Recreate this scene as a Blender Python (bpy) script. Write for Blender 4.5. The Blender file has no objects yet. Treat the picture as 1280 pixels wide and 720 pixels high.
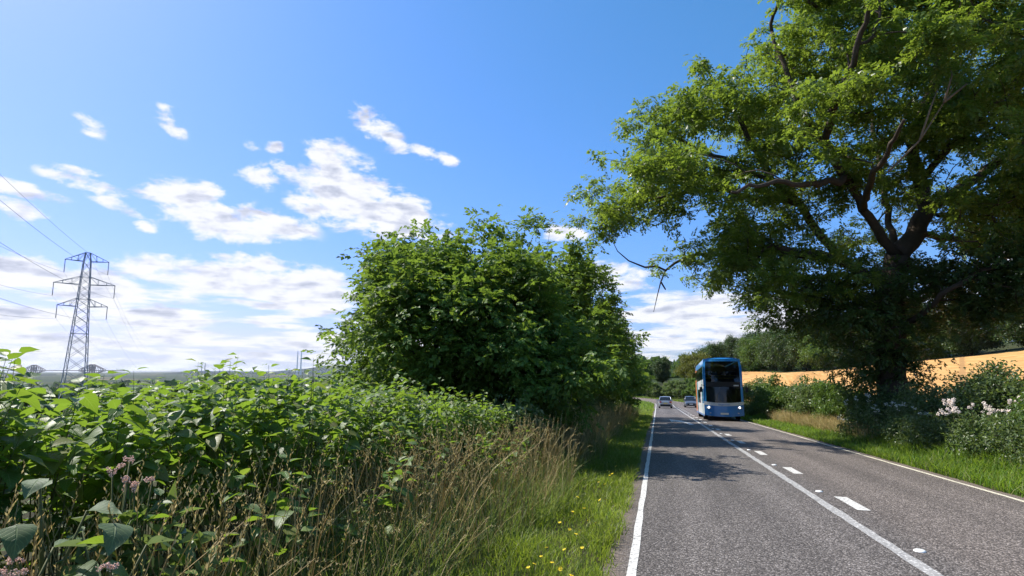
import bpy, bmesh, math, random
import numpy as np
from mathutils import Vector, Matrix
rad = math.radians
scene = bpy.context.scene
COL = scene.collection

# ------------------------------------------------------------------ camera
FPX, HZ = 720.0, 463.0                    # focal length in photo pixels, horizon row
PITCH = math.atan((HZ - 360.0) / FPX)
YAW = rad(13.965)                         # camera turned left of the road direction (+Y)
CAM = np.array([0.0, 0.0, 1.65])
cd = bpy.data.cameras.new('camera'); cam = bpy.data.objects.new('camera', cd); COL.objects.link(cam)
cd.sensor_width = 36.0; cd.lens = 36.0 * FPX / 1280.0; cd.clip_start = 0.05; cd.clip_end = 60000
cam.location = CAM; cam.rotation_euler = (math.pi / 2 + PITCH, 0, YAW)
scene.camera = cam
_f = np.array([-math.sin(YAW) * math.cos(PITCH), math.cos(YAW) * math.cos(PITCH), math.sin(PITCH)])
_r = np.array([math.cos(YAW), math.sin(YAW), 0.0]); _u = np.cross(_r, _f)
def ray(px, py): return _r * (px - 640) / FPX + _u * (360 - py) / FPX + _f
def at(px, py, depth): return CAM + ray(px, py) * depth

# ------------------------------------------------------------------ sun, sky, exposure
SUN_AZ, SUN_EL = rad(-74.0), rad(49.0)    # azimuth clockwise from +Y
sd = np.array([math.sin(SUN_AZ) * math.cos(SUN_EL), math.cos(SUN_AZ) * math.cos(SUN_EL), math.sin(SUN_EL)])
sl = bpy.data.lights.new('sun', 'SUN'); sl.energy = 4.9; sl.angle = rad(0.53); sl.color = (1.0, 0.95, 0.86)
so = bpy.data.objects.new('sun', sl); COL.objects.link(so)
so.rotation_euler = Vector(sd).to_track_quat('Z', 'Y').to_euler(); so.location = (-30, 10, 40)
scene.view_settings.view_transform = 'Standard'; scene.view_settings.look = 'None'
scene.view_settings.exposure = 0.64; scene.view_settings.gamma = 1.0; scene.view_settings.use_curve_mapping = False
scene.cycles.max_bounces = 6; scene.cycles.diffuse_bounces = 2; scene.cycles.glossy_bounces = 2
scene.cycles.transmission_bounces = 4; scene.cycles.transparent_max_bounces = 8; scene.cycles.volume_bounces = 1
scene.cycles.sample_clamp_indirect = 4.0

world = bpy.data.worlds.new('World'); scene.world = world; world.use_nodes = True
class NT:
    def __init__(s, tree): s.t = tree; s.n = tree.nodes; s.l = tree.links; s.n.clear()
    def add(s, kind, **kw):
        nd = s.n.new(kind)
        for k, v in kw.items(): setattr(nd, k, v)
        return nd
    def put(s, sock, v):
        if v is None: return
        if isinstance(v, bpy.types.NodeSocket): s.l.new(v, sock)
        else: sock.default_value = v
    def math(s, op, a, b=None, c=None, clamp=False):
        nd = s.add('ShaderNodeMath', operation=op, use_clamp=clamp)
        s.put(nd.inputs[0], a); s.put(nd.inputs[1], b); s.put(nd.inputs[2], c); return nd.outputs[0]
    def vmath(s, op, a, b=None):
        nd = s.add('ShaderNodeVectorMath', operation=op)
        s.put(nd.inputs[0], a); s.put(nd.inputs[1], b); return nd.outputs['Value' if op in ('LENGTH', 'DOT_PRODUCT') else 'Vector']
    def noise(s, vec, scale, detail=4, rough=0.55, lac=2.0, dist=0.0, dims='3D', w=None):
        nd = s.add('ShaderNodeTexNoise', noise_dimensions=dims)
        if vec is not None: s.l.new(vec, nd.inputs['Vector'])
        nd.inputs['Scale'].default_value = scale; nd.inputs['Detail'].default_value = detail
        nd.inputs['Roughness'].default_value = rough; nd.inputs['Distortion'].default_value = dist
        return nd.outputs['Fac']
    def mapr(s, v, a, b, c=0.0, d=1.0, smooth=True):
        nd = s.add('ShaderNodeMapRange', interpolation_type='SMOOTHSTEP' if smooth else 'LINEAR')
        s.put(nd.inputs[0], v); s.put(nd.inputs[1], a); s.put(nd.inputs[2], b); s.put(nd.inputs[3], c); s.put(nd.inputs[4], d)
        return nd.outputs[0]
    def mix(s, f, a, b, blend='MIX'):
        nd = s.add('ShaderNodeMix', data_type='RGBA', blend_type=blend)
        s.put(nd.inputs[0], f); s.put(nd.inputs[6], a if not isinstance(a, tuple) else (*a[:3], 1)); s.put(nd.inputs[7], b if not isinstance(b, tuple) else (*b[:3], 1))
        return nd.outputs[2]
    def ramp(s, f, stops, interp='LINEAR'):
        nd = s.add('ShaderNodeValToRGB'); cr = nd.color_ramp; cr.interpolation = interp
        while len(cr.elements) < len(stops): cr.elements.new(0.5)
        for e, (p, c) in zip(cr.elements, stops): e.position = p; e.color = (*c, 1)
        s.put(nd.inputs[0], f); return nd.outputs[0]

def build_world():
    n = NT(world.node_tree)
    sky = n.add('ShaderNodeTexSky', sky_type='NISHITA'); sky.sun_disc = False
    sky.sun_elevation = SUN_EL; sky.sun_rotation = SUN_AZ; sky.altitude = 100; sky.air_density = 1.0; sky.dust_density = 1.0; sky.ozone_density = 2.6
    tc = n.add('ShaderNodeTexCoord'); d = n.vmath('NORMALIZE', tc.outputs['Generated'])
    sp = n.add('ShaderNodeSeparateXYZ'); n.l.new(d, sp.inputs[0])
    x, y, z = sp.outputs
    az = n.math('ARCTAN2', x, y); el = n.math('ARCSINE', z)
    cmb = n.add('ShaderNodeCombineXYZ'); n.l.new(az, cmb.inputs[0]); n.l.new(el, cmb.inputs[1]); ae = cmb.outputs[0]
    def azel(px, py):
        v = ray(px, py); return math.atan2(v[0], v[1]), math.atan2(v[2], math.hypot(v[0], v[1]))
    # (px, py, rx, ry, rotation, weight) of the single clouds, turned into sky directions
    blobs = [(432, 238, 66, 40, 0.3, 1.05), (478, 268, 78, 30, 0.12, 1.0), (410, 203, 34, 28, 0, .8), (392, 255, 34, 20, 0, .7),
             (290, 277, 92, 24, 0.05, 1.0), (345, 283, 46, 18, 0, .9), (216, 242, 60, 17, -.05, .85), (262, 240, 30, 12, 0, .75), (118, 232, 66, 11, .15, .62), (95, 214, 34, 7, .1, .55), (150, 256, 44, 9, .3, .55),
             (318, 352, 140, 24, 0.03, 1.05), (385, 372, 95, 22, 0, 1.0), (320, 335, 60, 18, 0, .9), (210, 368, 50, 12, 0, .6),
             (112, 157, 24, 11, .4, .7), (208, 154, 26, 12, .5, .75), (204, 134, 13, 8, 0, .6), (472, 162, 38, 17, .55, .78), (495, 180, 20, 10, .5, .7), (540, 194, 36, 8, .25, .68),
             (322, 221, 26, 17, 0, .74), (358, 211, 20, 12, 0, .68), (311, 181, 15, 7, 0, .6), (343, 183, 13, 8, 0, .6), (180, 284, 18, 8, 0, .6),
             (16, 264, 46, 14, .2, .85), (20, 235, 60, 9, .1, .7), (20, 345, 90, 26, 0, 1.05), (120, 362, 80, 28, .1, 1.0), (20, 395, 120, 20, 0, .9), (180, 398, 110, 16, 0, .9), (345, 402, 46, 9, 0, .9), (250, 425, 160, 12, 0, .8), (60, 430, 150, 13, 0, .8), (400, 430, 70, 14, 0, .8),
             (706, 291, 34, 10, .1, .75), (757, 346, 62, 18, .1, .85), (735, 330, 20, 9, 0, .6), (870, 392, 120, 30, 0, .95), (940, 405, 90, 34, 0, 1.0), (850, 420, 120, 24, 0, .8), (1275, 350, 60, 60, 0, .8), (1170, 380, 70, 30, 0, .7)]
    acc = None
    for (px, py, rx, ry, rot, w) in blobs:
        a0, e0 = azel(px, py); a1, e1 = azel(px + rx, py); a2, e2 = azel(px, py - ry)
        mp = n.add('ShaderNodeMapping', vector_type='TEXTURE'); n.l.new(ae, mp.inputs[0])
        mp.inputs['Location'].default_value = (a0, e0, 0); mp.inputs['Rotation'].default_value = (0, 0, -rot)
        mp.inputs['Scale'].default_value = (1.12 * math.hypot(a1 - a0, e1 - e0), 1.15 * math.hypot(a2 - a0, e2 - e0), 1)
        ln = n.vmath('LENGTH', mp.outputs[0])
        m = n.mapr(ln, 0.15, 1.4, w, 0.0)
        if acc is None: acc = m
        else: acc = n.math('MAXIMUM', acc, m)
    # horizon band of stretched cloud all the way round + scattered fair-weather cloud elsewhere
    mp = n.add('ShaderNodeMapping'); n.l.new(ae, mp.inputs[0]); mp.inputs['Scale'].default_value = (1.0, 1.9, 1)
    def field(off):
        v = n.vmath('ADD', mp.outputs[0], off)
        big = n.noise(v, 15.0, 11, .63, dist=.15)
        mp2 = n.add('ShaderNodeMapping'); n.l.new(v, mp2.inputs[0]); mp2.inputs['Scale'].default_value = (1.0, 3.6, 1)
        lowf = n.noise(mp2.outputs[0], 11.0, 8, .58, dist=.3)
        t = n.mapr(el, rad(5.0), rad(10.0), 0.0, 1.0)
        mx = n.add('ShaderNodeMix', data_type='FLOAT'); n.l.new(t, mx.inputs[0]); n.l.new(lowf, mx.inputs[2]); n.l.new(big, mx.inputs[3])
        return mx.outputs[0]
    f1 = field((0, 0, 0))
    band = n.mapr(el, rad(0.6), rad(8.0), 0.50, 0.0)
    behind = n.mapr(n.math('ABSOLUTE', n.math('ADD', az, YAW)), rad(60), rad(85), 0.0, 0.42)   # broken cloud over the rest of the sky
    behind = n.math('MULTIPLY', behind, n.mapr(n.noise(ae, 2.2, 3), .5, .62))
    mask = n.math('MAXIMUM', n.math('MAXIMUM', acc, band), behind)
    dens = n.math('ADD', n.math('MULTIPLY', n.math('SUBTRACT', f1, 0.5), 3.1), n.math('SUBTRACT', mask, 0.26))
    dens = n.math('MINIMUM', dens, n.math('MULTIPLY', mask, 1.6))
    alpha = n.mapr(dens, -0.10, 0.50)
    alpha = n.math('MULTIPLY', alpha, n.mapr(mask, 0.02, 0.25, 0, .96))
    def soft(off):
        mp3 = n.add('ShaderNodeMapping'); n.l.new(n.vmath('ADD', mp.outputs[0], off), mp3.inputs[0]); mp3.inputs['Scale'].default_value = (1.0, 1.5, 1)
        return n.noise(mp3.outputs[0], 15.0, 4, .5)
    lit = n.math('ADD', 0.66, n.math('MULTIPLY', n.math('SUBTRACT', soft((0, 0, 0)), soft((-0.010, 0.020, 0))), 2.2))
    thick = n.mapr(dens, 0.4, 1.2, 0.0, 0.38)
    lit = n.math('SUBTRACT', lit, thick)
    lit = n.math('MINIMUM', n.math('MAXIMUM', lit, 0.0), 1.0)
    ccol = n.ramp(lit, [(0.0, (.52, .56, .68)), (.3, (.72, .75, .86)), (.58, (.95, .96, 1.0)), (1.0, (1.0, 1.0, 1.0))])
    tint = n.mix(1.0, sky.outputs[0], (.52, .885, 1.34), 'MULTIPLY')
    sr = n.add('ShaderNodeSeparateColor'); n.l.new(tint, sr.inputs[0])
    g_ = n.math('MULTIPLY', n.math('POWER', sr.outputs[1], .74), 1.345); r_ = n.math('MINIMUM', n.math('MULTIPLY', n.math('POWER', sr.outputs[0], 1.2), 1.06), n.math('MULTIPLY', g_, .9))
    cr = n.add('ShaderNodeCombineColor'); n.l.new(r_, cr.inputs[0]); n.l.new(g_, cr.inputs[1]); n.l.new(sr.outputs[2], cr.inputs[2]); tint = cr.outputs[0]
    b1 = n.add('ShaderNodeBackground'); b1.inputs['Strength'].default_value = 0.0975; n.l.new(tint, b1.inputs[0])
    b2 = n.add('ShaderNodeBackground'); b2.inputs['Strength'].default_value = 0.67; n.l.new(ccol, b2.inputs[0])
    ms = n.add('ShaderNodeMixShader'); n.l.new(alpha, ms.inputs[0]); n.l.new(b1.outputs[0], ms.inputs[1]); n.l.new(b2.outputs[0], ms.inputs[2])
    o = n.add('ShaderNodeOutputWorld'); n.l.new(ms.outputs[0], o.inputs[0])
    world.cycles.sampling_method = 'MANUAL'; world.cycles.sample_map_resolution = 512
build_world()

# ------------------------------------------------------------------ helpers
def ss(a, b, x):
    t = np.clip((np.asarray(x, float) - a) / (b - a), 0, 1); return t * t * (3 - 2 * t)
def mesh_np(name, V, F, uv=None, smooth=False, mat=None):
    V = np.asarray(V, np.float32).reshape(-1, 3); F = np.asarray(F, np.int32); k = F.shape[1]
    me = bpy.data.meshes.new(name)
    me.vertices.add(len(V)); me.vertices.foreach_set('co', V.ravel())
    me.loops.add(F.size); me.loops.foreach_set('vertex_index', F.ravel())
    me.polygons.add(len(F)); me.polygons.foreach_set('loop_start', np.arange(0, F.size, k, dtype=np.int32))
    if uv is not None:
        l = me.uv_layers.new(name='UVMap'); l.data.foreach_set('uv', np.asarray(uv, np.float32)[F.ravel()].ravel())
    me.polygons.foreach_set('use_smooth', np.full(len(F), bool(smooth)))
    me.update(calc_edges=True)
    if mat: me.materials.append(mat)
    return me
def link(name, data, parent=None):
    o = bpy.data.objects.new(name, data); COL.objects.link(o)
    if parent is not None: o.parent = parent
    return o
def tag(o, label=None, cat=None, group=None, kind=None):
    if label: o['label'] = label
    if cat: o['category'] = cat
    if group: o['group'] = group
    if kind: o['kind'] = kind
    return o
def empty(name, loc, rz=0.0, label=None, cat=None, group=None):
    o = link(name, None); o.location = [float(v) for v in loc]; o.rotation_euler = (0, 0, rz); o.empty_display_size = .2
    return tag(o, label, cat, group)
class MB:                                   # collects quads / polygons of one mesh
    def __init__(s): s.v = []; s.f = []
    def face(s, pts): i = len(s.v); s.v += [tuple(p) for p in pts]; s.f.append(tuple(range(i, i + len(pts))))
    def box(s, c, h, rot=None):
        R = rot if rot is not None else np.eye(3); i = len(s.v); c = np.asarray(c, float)
        for sx in (-1, 1):
            for sy in (-1, 1):
                for sz in (-1, 1): s.v.append(tuple(c + R @ np.array([sx * h[0], sy * h[1], sz * h[2]])))
        for q in ((0, 1, 3, 2), (4, 6, 7, 5), (0, 4, 5, 1), (2, 3, 7, 6), (0, 2, 6, 4), (1, 5, 7, 3)): s.f.append(tuple(i + k for k in q))
    def bar(s, a, b, r):
        a = np.asarray(a, float); b = np.asarray(b, float); d = b - a; L = np.linalg.norm(d)
        if L < 1e-6: return
        d = d / L; t = np.array([0, 0, 1.0]) if abs(d[2]) < .9 else np.array([1.0, 0, 0])
        u = np.cross(d, t); u /= np.linalg.norm(u); w = np.cross(d, u)
        s.box((a + b) / 2, (r, r, L / 2), np.stack([u, w, d], 1))
    def tube(s, pts, r, n=6, cap=True):
        pts = [np.asarray(p, float) for p in pts]; m = len(pts); rr = r if hasattr(r, '__len__') else [r] * m
        i0 = len(s.v); pu = None
        for k in range(m):
            d = pts[min(k + 1, m - 1)] - pts[max(k - 1, 0)]; d = d / (np.linalg.norm(d) + 1e-9)
            if pu is None:
                t = np.array([0, 0, 1.0]) if abs(d[2]) < .9 else np.array([1.0, 0, 0]); pu = np.cross(d, t)
            pu = pu - d * (pu @ d); pu /= np.linalg.norm(pu) + 1e-9; w = np.cross(d, pu)
            for j in range(n):
                a = 2 * math.pi * j / n; s.v.append(tuple(pts[k] + rr[k] * (math.cos(a) * pu + math.sin(a) * w)))
        for k in range(m - 1):
            for j in range(n):
                a = i0 + k * n + j; b = i0 + k * n + (j + 1) % n; s.f.append((a, b, b + n, a + n))
        if cap: s.f.append(tuple(i0 + j for j in range(n))[::-1]); s.f.append(tuple(i0 + (m - 1) * n + j for j in range(n)))
    def lathe(s, prof, c=(0, 0, 0), n=16, axis='z'):
        i0 = len(s.v)
        for (r, h) in prof:
            for j in range(n):
                a = 2 * math.pi * j / n; p = (r * math.cos(a), r * math.sin(a), h)
                if axis == 'x': p = (p[2], p[0], p[1])
                s.v.append((p[0] + c[0], p[1] + c[1], p[2] + c[2]))
        for k in range(len(prof) - 1):
            for j in range(n):
                a = i0 + k * n + j; b = i0 + k * n + (j + 1) % n; s.f.append((a, b, b + n, a + n))
        s.f.append(tuple(i0 + j for j in range(n))[::-1]); s.f.append(tuple(i0 + (len(prof) - 1) * n + j for j in range(n)))
    def mesh(s, name, mat, smooth=False):
        me = bpy.data.meshes.new(name); me.from_pydata(s.v, [], s.f); me.update()
        if smooth: me.polygons.foreach_set('use_smooth', [True] * len(me.polygons))
        if mat: me.materials.append(mat)
        return me
    def build(s, name, mat, parent=None, smooth=False): return link(name, s.mesh(name, mat, smooth), parent)
def frames(fwd, up):                         # (N,3),(N,3) -> (N,3,3) columns right, fwd, up
    f = fwd / (np.linalg.norm(fwd, axis=1, keepdims=True) + 1e-9)
    r = np.cross(f, up); r /= np.linalg.norm(r, axis=1, keepdims=True) + 1e-9
    return np.stack([r, f, np.cross(r, f)], 2)
def instance(tv, tf, M, loc, scale):
    """tv (n,3) template verts, tf faces; M (N,3,3), loc (N,3), scale (N,) or (N,3)"""
    N = len(loc); sc = np.asarray(scale, float); sc = sc[:, None] if sc.ndim == 1 else sc
    L = tv[None, :, :] * (sc[:, None, :] if sc.shape[1] == 3 else sc[:, None, :])
    V = np.einsum('nij,nkj->nki', M, L) + loc[:, None, :]
    F = tf[None, :, :] + (np.arange(N) * len(tv))[:, None, None]
    return V.reshape(-1, 3), F.reshape(-1, tf.shape[1])
def unit(v): return v / (np.linalg.norm(v, axis=-1, keepdims=True) + 1e-9)

# ------------------------------------------------------------------ materials
MATS = {}
def mat(name, col, rough=.6, spec=.4, metal=0.0, emit=None, estr=0.0, noise=0.0, nscale=5.0, bump=0.0, bscale=30.0, coat=0.0):
    if name in MATS: return MATS[name]
    m = bpy.data.materials.new(name); m.use_nodes = True; n = NT(m.node_tree)
    p = n.add('ShaderNodeBsdfPrincipled'); o = n.add('ShaderNodeOutputMaterial'); n.l.new(p.outputs[0], o.inputs[0])
    p.inputs['Base Color'].default_value = (*col, 1); p.inputs['Roughness'].default_value = rough
    p.inputs['Specular IOR Level'].default_value = spec; p.inputs['Metallic'].default_value = metal; p.inputs['Coat Weight'].default_value = coat
    if emit: p.inputs['Emission Color'].default_value = (*emit, 1); p.inputs['Emission Strength'].default_value = estr
    tc = n.add('ShaderNodeTexCoord')
    if noise > 0:
        f = n.noise(tc.outputs['Object'], nscale, 6, .6)
        c = n.mix(f, tuple(c * (1 - noise) for c in col), tuple(min(1, c * (1 + noise)) for c in col)); n.l.new(c, p.inputs['Base Color'])
    if bump > 0:
        b = n.add('ShaderNodeBump'); b.inputs['Strength'].default_value = bump; b.inputs['Distance'].default_value = .02
        n.l.new(n.noise(tc.outputs['Object'], bscale, 6, .65), b.inputs['Height']); n.l.new(b.outputs[0], p.inputs['Normal'])
    MATS[name] = m; return m
def leafmat(name, stops, trans=.4, tcol=(.30, .42, .03), rough=.42, spec=.45, veins=False, patch=0.25, pscale=.6):
    """stops: colours of single leaves, picked per leaf; light shining through tints towards tcol"""
    m = bpy.data.materials.new(name); m.use_nodes = True; n = NT(m.node_tree)
    g = n.add('ShaderNodeNewGeometry'); tc = n.add('ShaderNodeTexCoord')
    k = len(stops); col = n.ramp(g.outputs['Random Per Island'], [(i / max(1, k - 1), c) for i, c in enumerate(stops)])
    if patch > 0:
        f = n.mapr(n.noise(tc.outputs['Object'], pscale, 3), .3, .7, 1 - patch, 1 + patch)
        cm = n.add('ShaderNodeCombineColor'); [n.l.new(f, cm.inputs[i]) for i in range(3)]
        col = n.mix(1.0, col, cm.outputs[0], 'MULTIPLY')
    h = None
    if veins:
        uv = n.add('ShaderNodeUVMap'); sp = n.add('ShaderNodeSeparateXYZ'); n.l.new(uv.outputs[0], sp.inputs[0])
        au = n.math('ABSOLUTE', n.math('SUBTRACT', sp.outputs[0], .5))
        mid = n.mapr(au, 0.0, .035, 1.0, 0.0)
        side = n.math('SINE', n.math('MULTIPLY', n.math('SUBTRACT', sp.outputs[1], n.math('MULTIPLY', au, .75)), 44.0))
        side = n.mapr(side, .75, 1.0, 0, .55); h = n.math('MAXIMUM', mid, side)
        col = n.mix(n.math('MULTIPLY', h, .45), col, (.34, .42, .16))
    p = n.add('ShaderNodeBsdfPrincipled'); p.inputs['Roughness'].default_value = rough; p.inputs['Specular IOR Level'].default_value = spec
    n.l.new(col, p.inputs['Base Color'])
    t = n.add('ShaderNodeBsdfTranslucent'); tcx = n.mix(.6, col, tcol); n.l.new(tcx, t.inputs[0])
    if h is not None:
        b = n.add('ShaderNodeBump'); b.inputs['Strength'].default_value = .5; b.inputs['Distance'].default_value = .004; b.invert = True
        n.l.new(h, b.inputs['Height']); n.l.new(b.outputs[0], p.inputs['Normal'])
    ms = n.add('ShaderNodeMixShader'); ms.inputs[0].default_value = trans
    n.l.new(p.outputs[0], ms.inputs[1]); n.l.new(t.outputs[0], ms.inputs[2])
    o = n.add('ShaderNodeOutputMaterial'); n.l.new(ms.outputs[0], o.inputs[0]); MATS[name] = m
    return m
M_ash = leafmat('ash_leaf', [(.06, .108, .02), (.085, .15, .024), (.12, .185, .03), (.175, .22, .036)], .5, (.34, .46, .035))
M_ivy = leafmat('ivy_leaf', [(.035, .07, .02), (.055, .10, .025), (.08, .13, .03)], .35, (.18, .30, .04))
M_hazel = leafmat('hazel_leaf', [(.05, .105, .02), (.072, .145, .025), (.10, .175, .03), (.145, .215, .038)], .42, (.32, .46, .04), rough=.55, spec=.3)
M_far = leafmat('wood_leaf', [(.035, .07, .02), (.05, .09, .024), (.07, .11, .03)], .3, (.16, .26, .04), patch=.35, pscale=.35)
M_yel = leafmat('yellowing_leaf', [(.11, .13, .02), (.16, .17, .025), (.09, .12, .02)], .35, (.35, .36, .03))
M_hedge = leafmat('broad_leaf', [(.05, .11, .018), (.08, .16, .024), (.115, .205, .03), (.15, .225, .04), (.06, .12, .02), (.10, .18, .03), (.22, .20, .05)], .44, (.34, .52, .03), rough=.46, spec=.38, veins=True, patch=.2, pscale=1.5)
M_bram = leafmat('bramble_leaf', [(.055, .095, .03), (.085, .14, .042), (.12, .175, .06), (.19, .23, .11)], .38, (.28, .38, .06), patch=.3, pscale=.9)
M_hawth = leafmat('hawthorn_leaf', [(.055, .11, .022), (.08, .15, .028), (.115, .185, .036)], .38, (.24, .36, .04), patch=.3, pscale=.9)
M_grass = leafmat('verge_grass_blade', [(.09, .15, .02), (.135, .21, .026), (.19, .255, .035), (.33, .31, .11)], .48, (.38, .50, .03), rough=.5, spec=.3, patch=.35, pscale=.8)
M_rgrass = leafmat('lush_grass_blade', [(.07, .155, .016), (.105, .205, .022), (.15, .245, .03), (.24, .25, .08)], .48, (.34, .50, .03), rough=.5, spec=.3, patch=.3, pscale=.7)
M_straw = leafmat('dry_grass_stalk', [(.34, .24, .10), (.52, .39, .18), (.64, .52, .27), (.42, .35, .13), (.22, .24, .07)], .45, (.42, .32, .12), rough=.6, spec=.25, patch=.3, pscale=1.2)
M_tgrass = leafmat('tall_grass_blade', [(.065, .12, .024), (.10, .165, .03), (.15, .20, .045), (.26, .25, .09)], .45, (.34, .44, .06), rough=.55, spec=.25, patch=.35, pscale=1.0)
M_bark = mat('bark', (.075, .058, .042), .9, .15, noise=.55, nscale=6, bump=.9, bscale=14)
M_barkd = mat('dark_bark', (.05, .042, .033), .9, .15, noise=.5, nscale=8, bump=.8, bscale=20)
M_deadwood = mat('dead_wood', (.20, .15, .10), .85, .15, noise=.4, nscale=8)
M_stem = mat('green_stem', (.09, .10, .03), .6, .3, noise=.4, nscale=6)
M_stemr = mat('reddish_stem', (.14, .07, .035), .6, .3, noise=.4, nscale=6)

# ------------------------------------------------------------------ terrain
XC, YB, RB = 2.75, 104.0, 62.0            # road centre line x, where the left bend begins, its radius
def road_coords(x, y):
    x = np.asarray(x, float); y = np.asarray(y, float)
    cx = XC - RB
    ang = np.arctan2(y - YB, np.maximum(x - cx, 1e-6)); r = np.hypot(x - cx, y - YB)
    arc = (y > YB) & (x > cx)
    return np.where(arc, YB + ang * RB, y), np.where(arc, r - RB, x - XC)
def prof(s):                               # height of the road along its length
    s = np.asarray(s, float)
    return np.where(s < 88, -.042 * s, -3.696 - .042 * 26 * (1 - np.exp(-(s - 88) / 26.0)))
def height(x, y, road=True):
    x = np.asarray(x, float); y = np.asarray(y, float)
    s, u = road_coords(x, y)
    base = prof(np.minimum(y, 500))
    r = np.hypot(x, y)
    right = .55 * ss(3.6, 6.6, u) + .18 * (np.logaddexp(0, (x - 11.5) / 1.2) * 1.2)
    right = np.where(x > 11, np.minimum(right, 13 + .03 * np.maximum(x - 80, 0)), right) * ss(700, 250, r)
    left = .12 * ss(-3.8, -5.5, u) - .05 * np.clip(-8 - x, 0, 500) * ss(-8, -30, x)
    h = base + np.where(x > 2, right, 0) + np.where(x < 2, left, 0)
    h = h + .35 * ss(8, 40, np.abs(x)) * (np.sin(x * .09 + 1.3) * np.cos(y * .07) )
    bank = ss(5.5, 12, u) * ss(108, 122, y) * ss(45, 20, x) * 2.6     # rising bank outside the bend
    h = h + bank
    valley = -46 + 5 * np.sin(x / 310.) * np.cos(y / 420.) + 3 * np.sin(x / 130. + 2) * np.sin(y / 170.)
    t = ss(220, 1500, r); h = h * (1 - t) + valley * t
    k = ss(5.5, 3.6, np.abs(u)) * (s < 260)
    h = h * (1 - k) + (prof(s) + np.where(np.abs(u) < 3.45, -.09, 0.0)) * k
    return h
def H1(x, y): return float(height(np.array([x]), np.array([y]))[0])
def gpt(x, y, dz=0.0): return np.array([x, y, H1(x, y) + dz])
def grow_axis(a, b, step, far, g):
    c = list(np.arange(a, b + 1e-6, step)); s = step
    while c[-1] < far: s *= g; c.append(c[-1] + s)
    s = step
    while c[0] > -far: s *= g; c.insert(0, c[0] - s)
    return np.array(c)
gx = np.array(sorted(set(np.round(np.concatenate([np.arange(-5, 12.01, .4), np.arange(-60, 60.1, 1.6), grow_axis(-60, 60, 4, 13000, 1.14)]), 3))))
gx = gx[np.concatenate([[True], np.diff(gx) > .12])]
gy = np.array(sorted(set(np.round(np.concatenate([np.arange(-6, 60, 1.2), np.arange(60, 185, 1.25), grow_axis(-6, 185, 4, 13000, 1.14)]), 3))))
gy = gy[np.concatenate([[True], np.diff(gy) > .3])]
GX, GY = np.meshgrid(gx, gy); nx, ny = len(gx), len(gy)
ii = np.arange(ny - 1)[:, None] * nx + np.arange(nx - 1)[None, :]
quads = np.stack([ii, ii + 1, ii + nx + 1, ii + nx], 2).reshape(-1, 4)
m = bpy.data.materials.new('meadow'); m.use_nodes = True; MATS['meadow'] = m; n = NT(m.node_tree)
tc = n.add('ShaderNodeTexCoord'); ob = tc.outputs['Object']
near = n.ramp(n.noise(ob, 3.0, 8, .65), [(.3, (.028, .026, .014)), (.5, (.05, .05, .02)), (.7, (.075, .07, .03))])
vo = n.add('ShaderNodeTexVoronoi'); vo.inputs['Scale'].default_value = .0045; n.l.new(ob, vo.inputs['Vector'])
sep = n.add('ShaderNodeSeparateColor'); n.l.new(vo.outputs['Color'], sep.inputs[0])
farc = n.ramp(sep.outputs[0], [(0, (.022, .04, .018)), (.35, (.035, .055, .02)), (.6, (.045, .06, .025)), (.84, (.14, .11, .06)), (.92, (.025, .042, .018))], 'CONSTANT')
farc = n.mix(n.mapr(n.noise(ob, .05, 5), .3, .7, 0, .35), farc, (.04, .06, .02))
ln = n.vmath('LENGTH', ob); c = n.mix(n.mapr(ln, 90, 260), near, farc)
p = n.add('ShaderNodeBsdfPrincipled'); p.inputs['Roughness'].default_value = .95; p.inputs['Specular IOR Level'].default_value = .1; n.l.new(c, p.inputs['Base Color'])
b = n.add('ShaderNodeBump'); b.inputs['Strength'].default_value = .6; b.inputs['Distance'].default_value = .05; n.l.new(n.noise(ob, 14, 6, .7), b.inputs['Height']); n.l.new(b.outputs[0], p.inputs['Normal'])
o = n.add('ShaderNodeOutputMaterial'); n.l.new(p.outputs[0], o.inputs[0])
tag(link('ground', mesh_np('ground', np.stack([GX, GY, height(GX, GY)], 2), quads, smooth=True, mat=m)), kind='structure')

# far hills round the horizon
def hill(name, az0, az1, dist, top, seed, colr, base=-60, depth=2200):
    rs = np.random.RandomState(seed); na, nr = 160, 14
    a = np.linspace(az0, az1, na); hh = np.zeros(na)
    for k in range(1, 10): hh += np.sin(a * (6 * k + rs.rand() * 4) + rs.rand() * 7) / k ** .9
    hh = (hh - hh.min()) / (hh.max() - hh.min()); hh *= ss(0, .12, (a - az0) / (az1 - az0)) * ss(1, .88, (a - az0) / (az1 - az0)) * .55 + .45
    V = []
    for j in range(nr):
        t = j / (nr - 1); rr = dist - depth / 2 + depth * t; pr = math.sin(math.pi * t) ** 1.3
        z = base + (top - base) * hh * pr + 6 * np.sin(a * 90 + j) * pr
        V.append(np.stack([np.sin(a) * rr, np.cos(a) * rr, z], 1))
    V = np.array(V).reshape(-1, 3); i2 = np.arange(nr - 1)[:, None] * na + np.arange(na - 1)[None, :]
    F = np.stack([i2, i2 + 1, i2 + na + 1, i2 + na], 2).reshape(-1, 4)
    mm = mat(name + str(seed), colr, .95, .05, noise=.5, nscale=.004)
    tag(link('hill', mesh_np('hill', V, F, smooth=True, mat=mm)), kind='structure')
hill('hill_grass', rad(-100), rad(-22), 9000, 108, 3, (.02, .034, .026))
hill('hill_grass', rad(-70), rad(-52), 7600, 96, 8, (.018, .03, .024))
hill('hill_grass', rad(-40), rad(60), 8400, 56, 5, (.02, .034, .026))
hill('hill_grass', rad(-8), rad(12), 5200, 70, 11, (.05, .07, .035))

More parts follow.
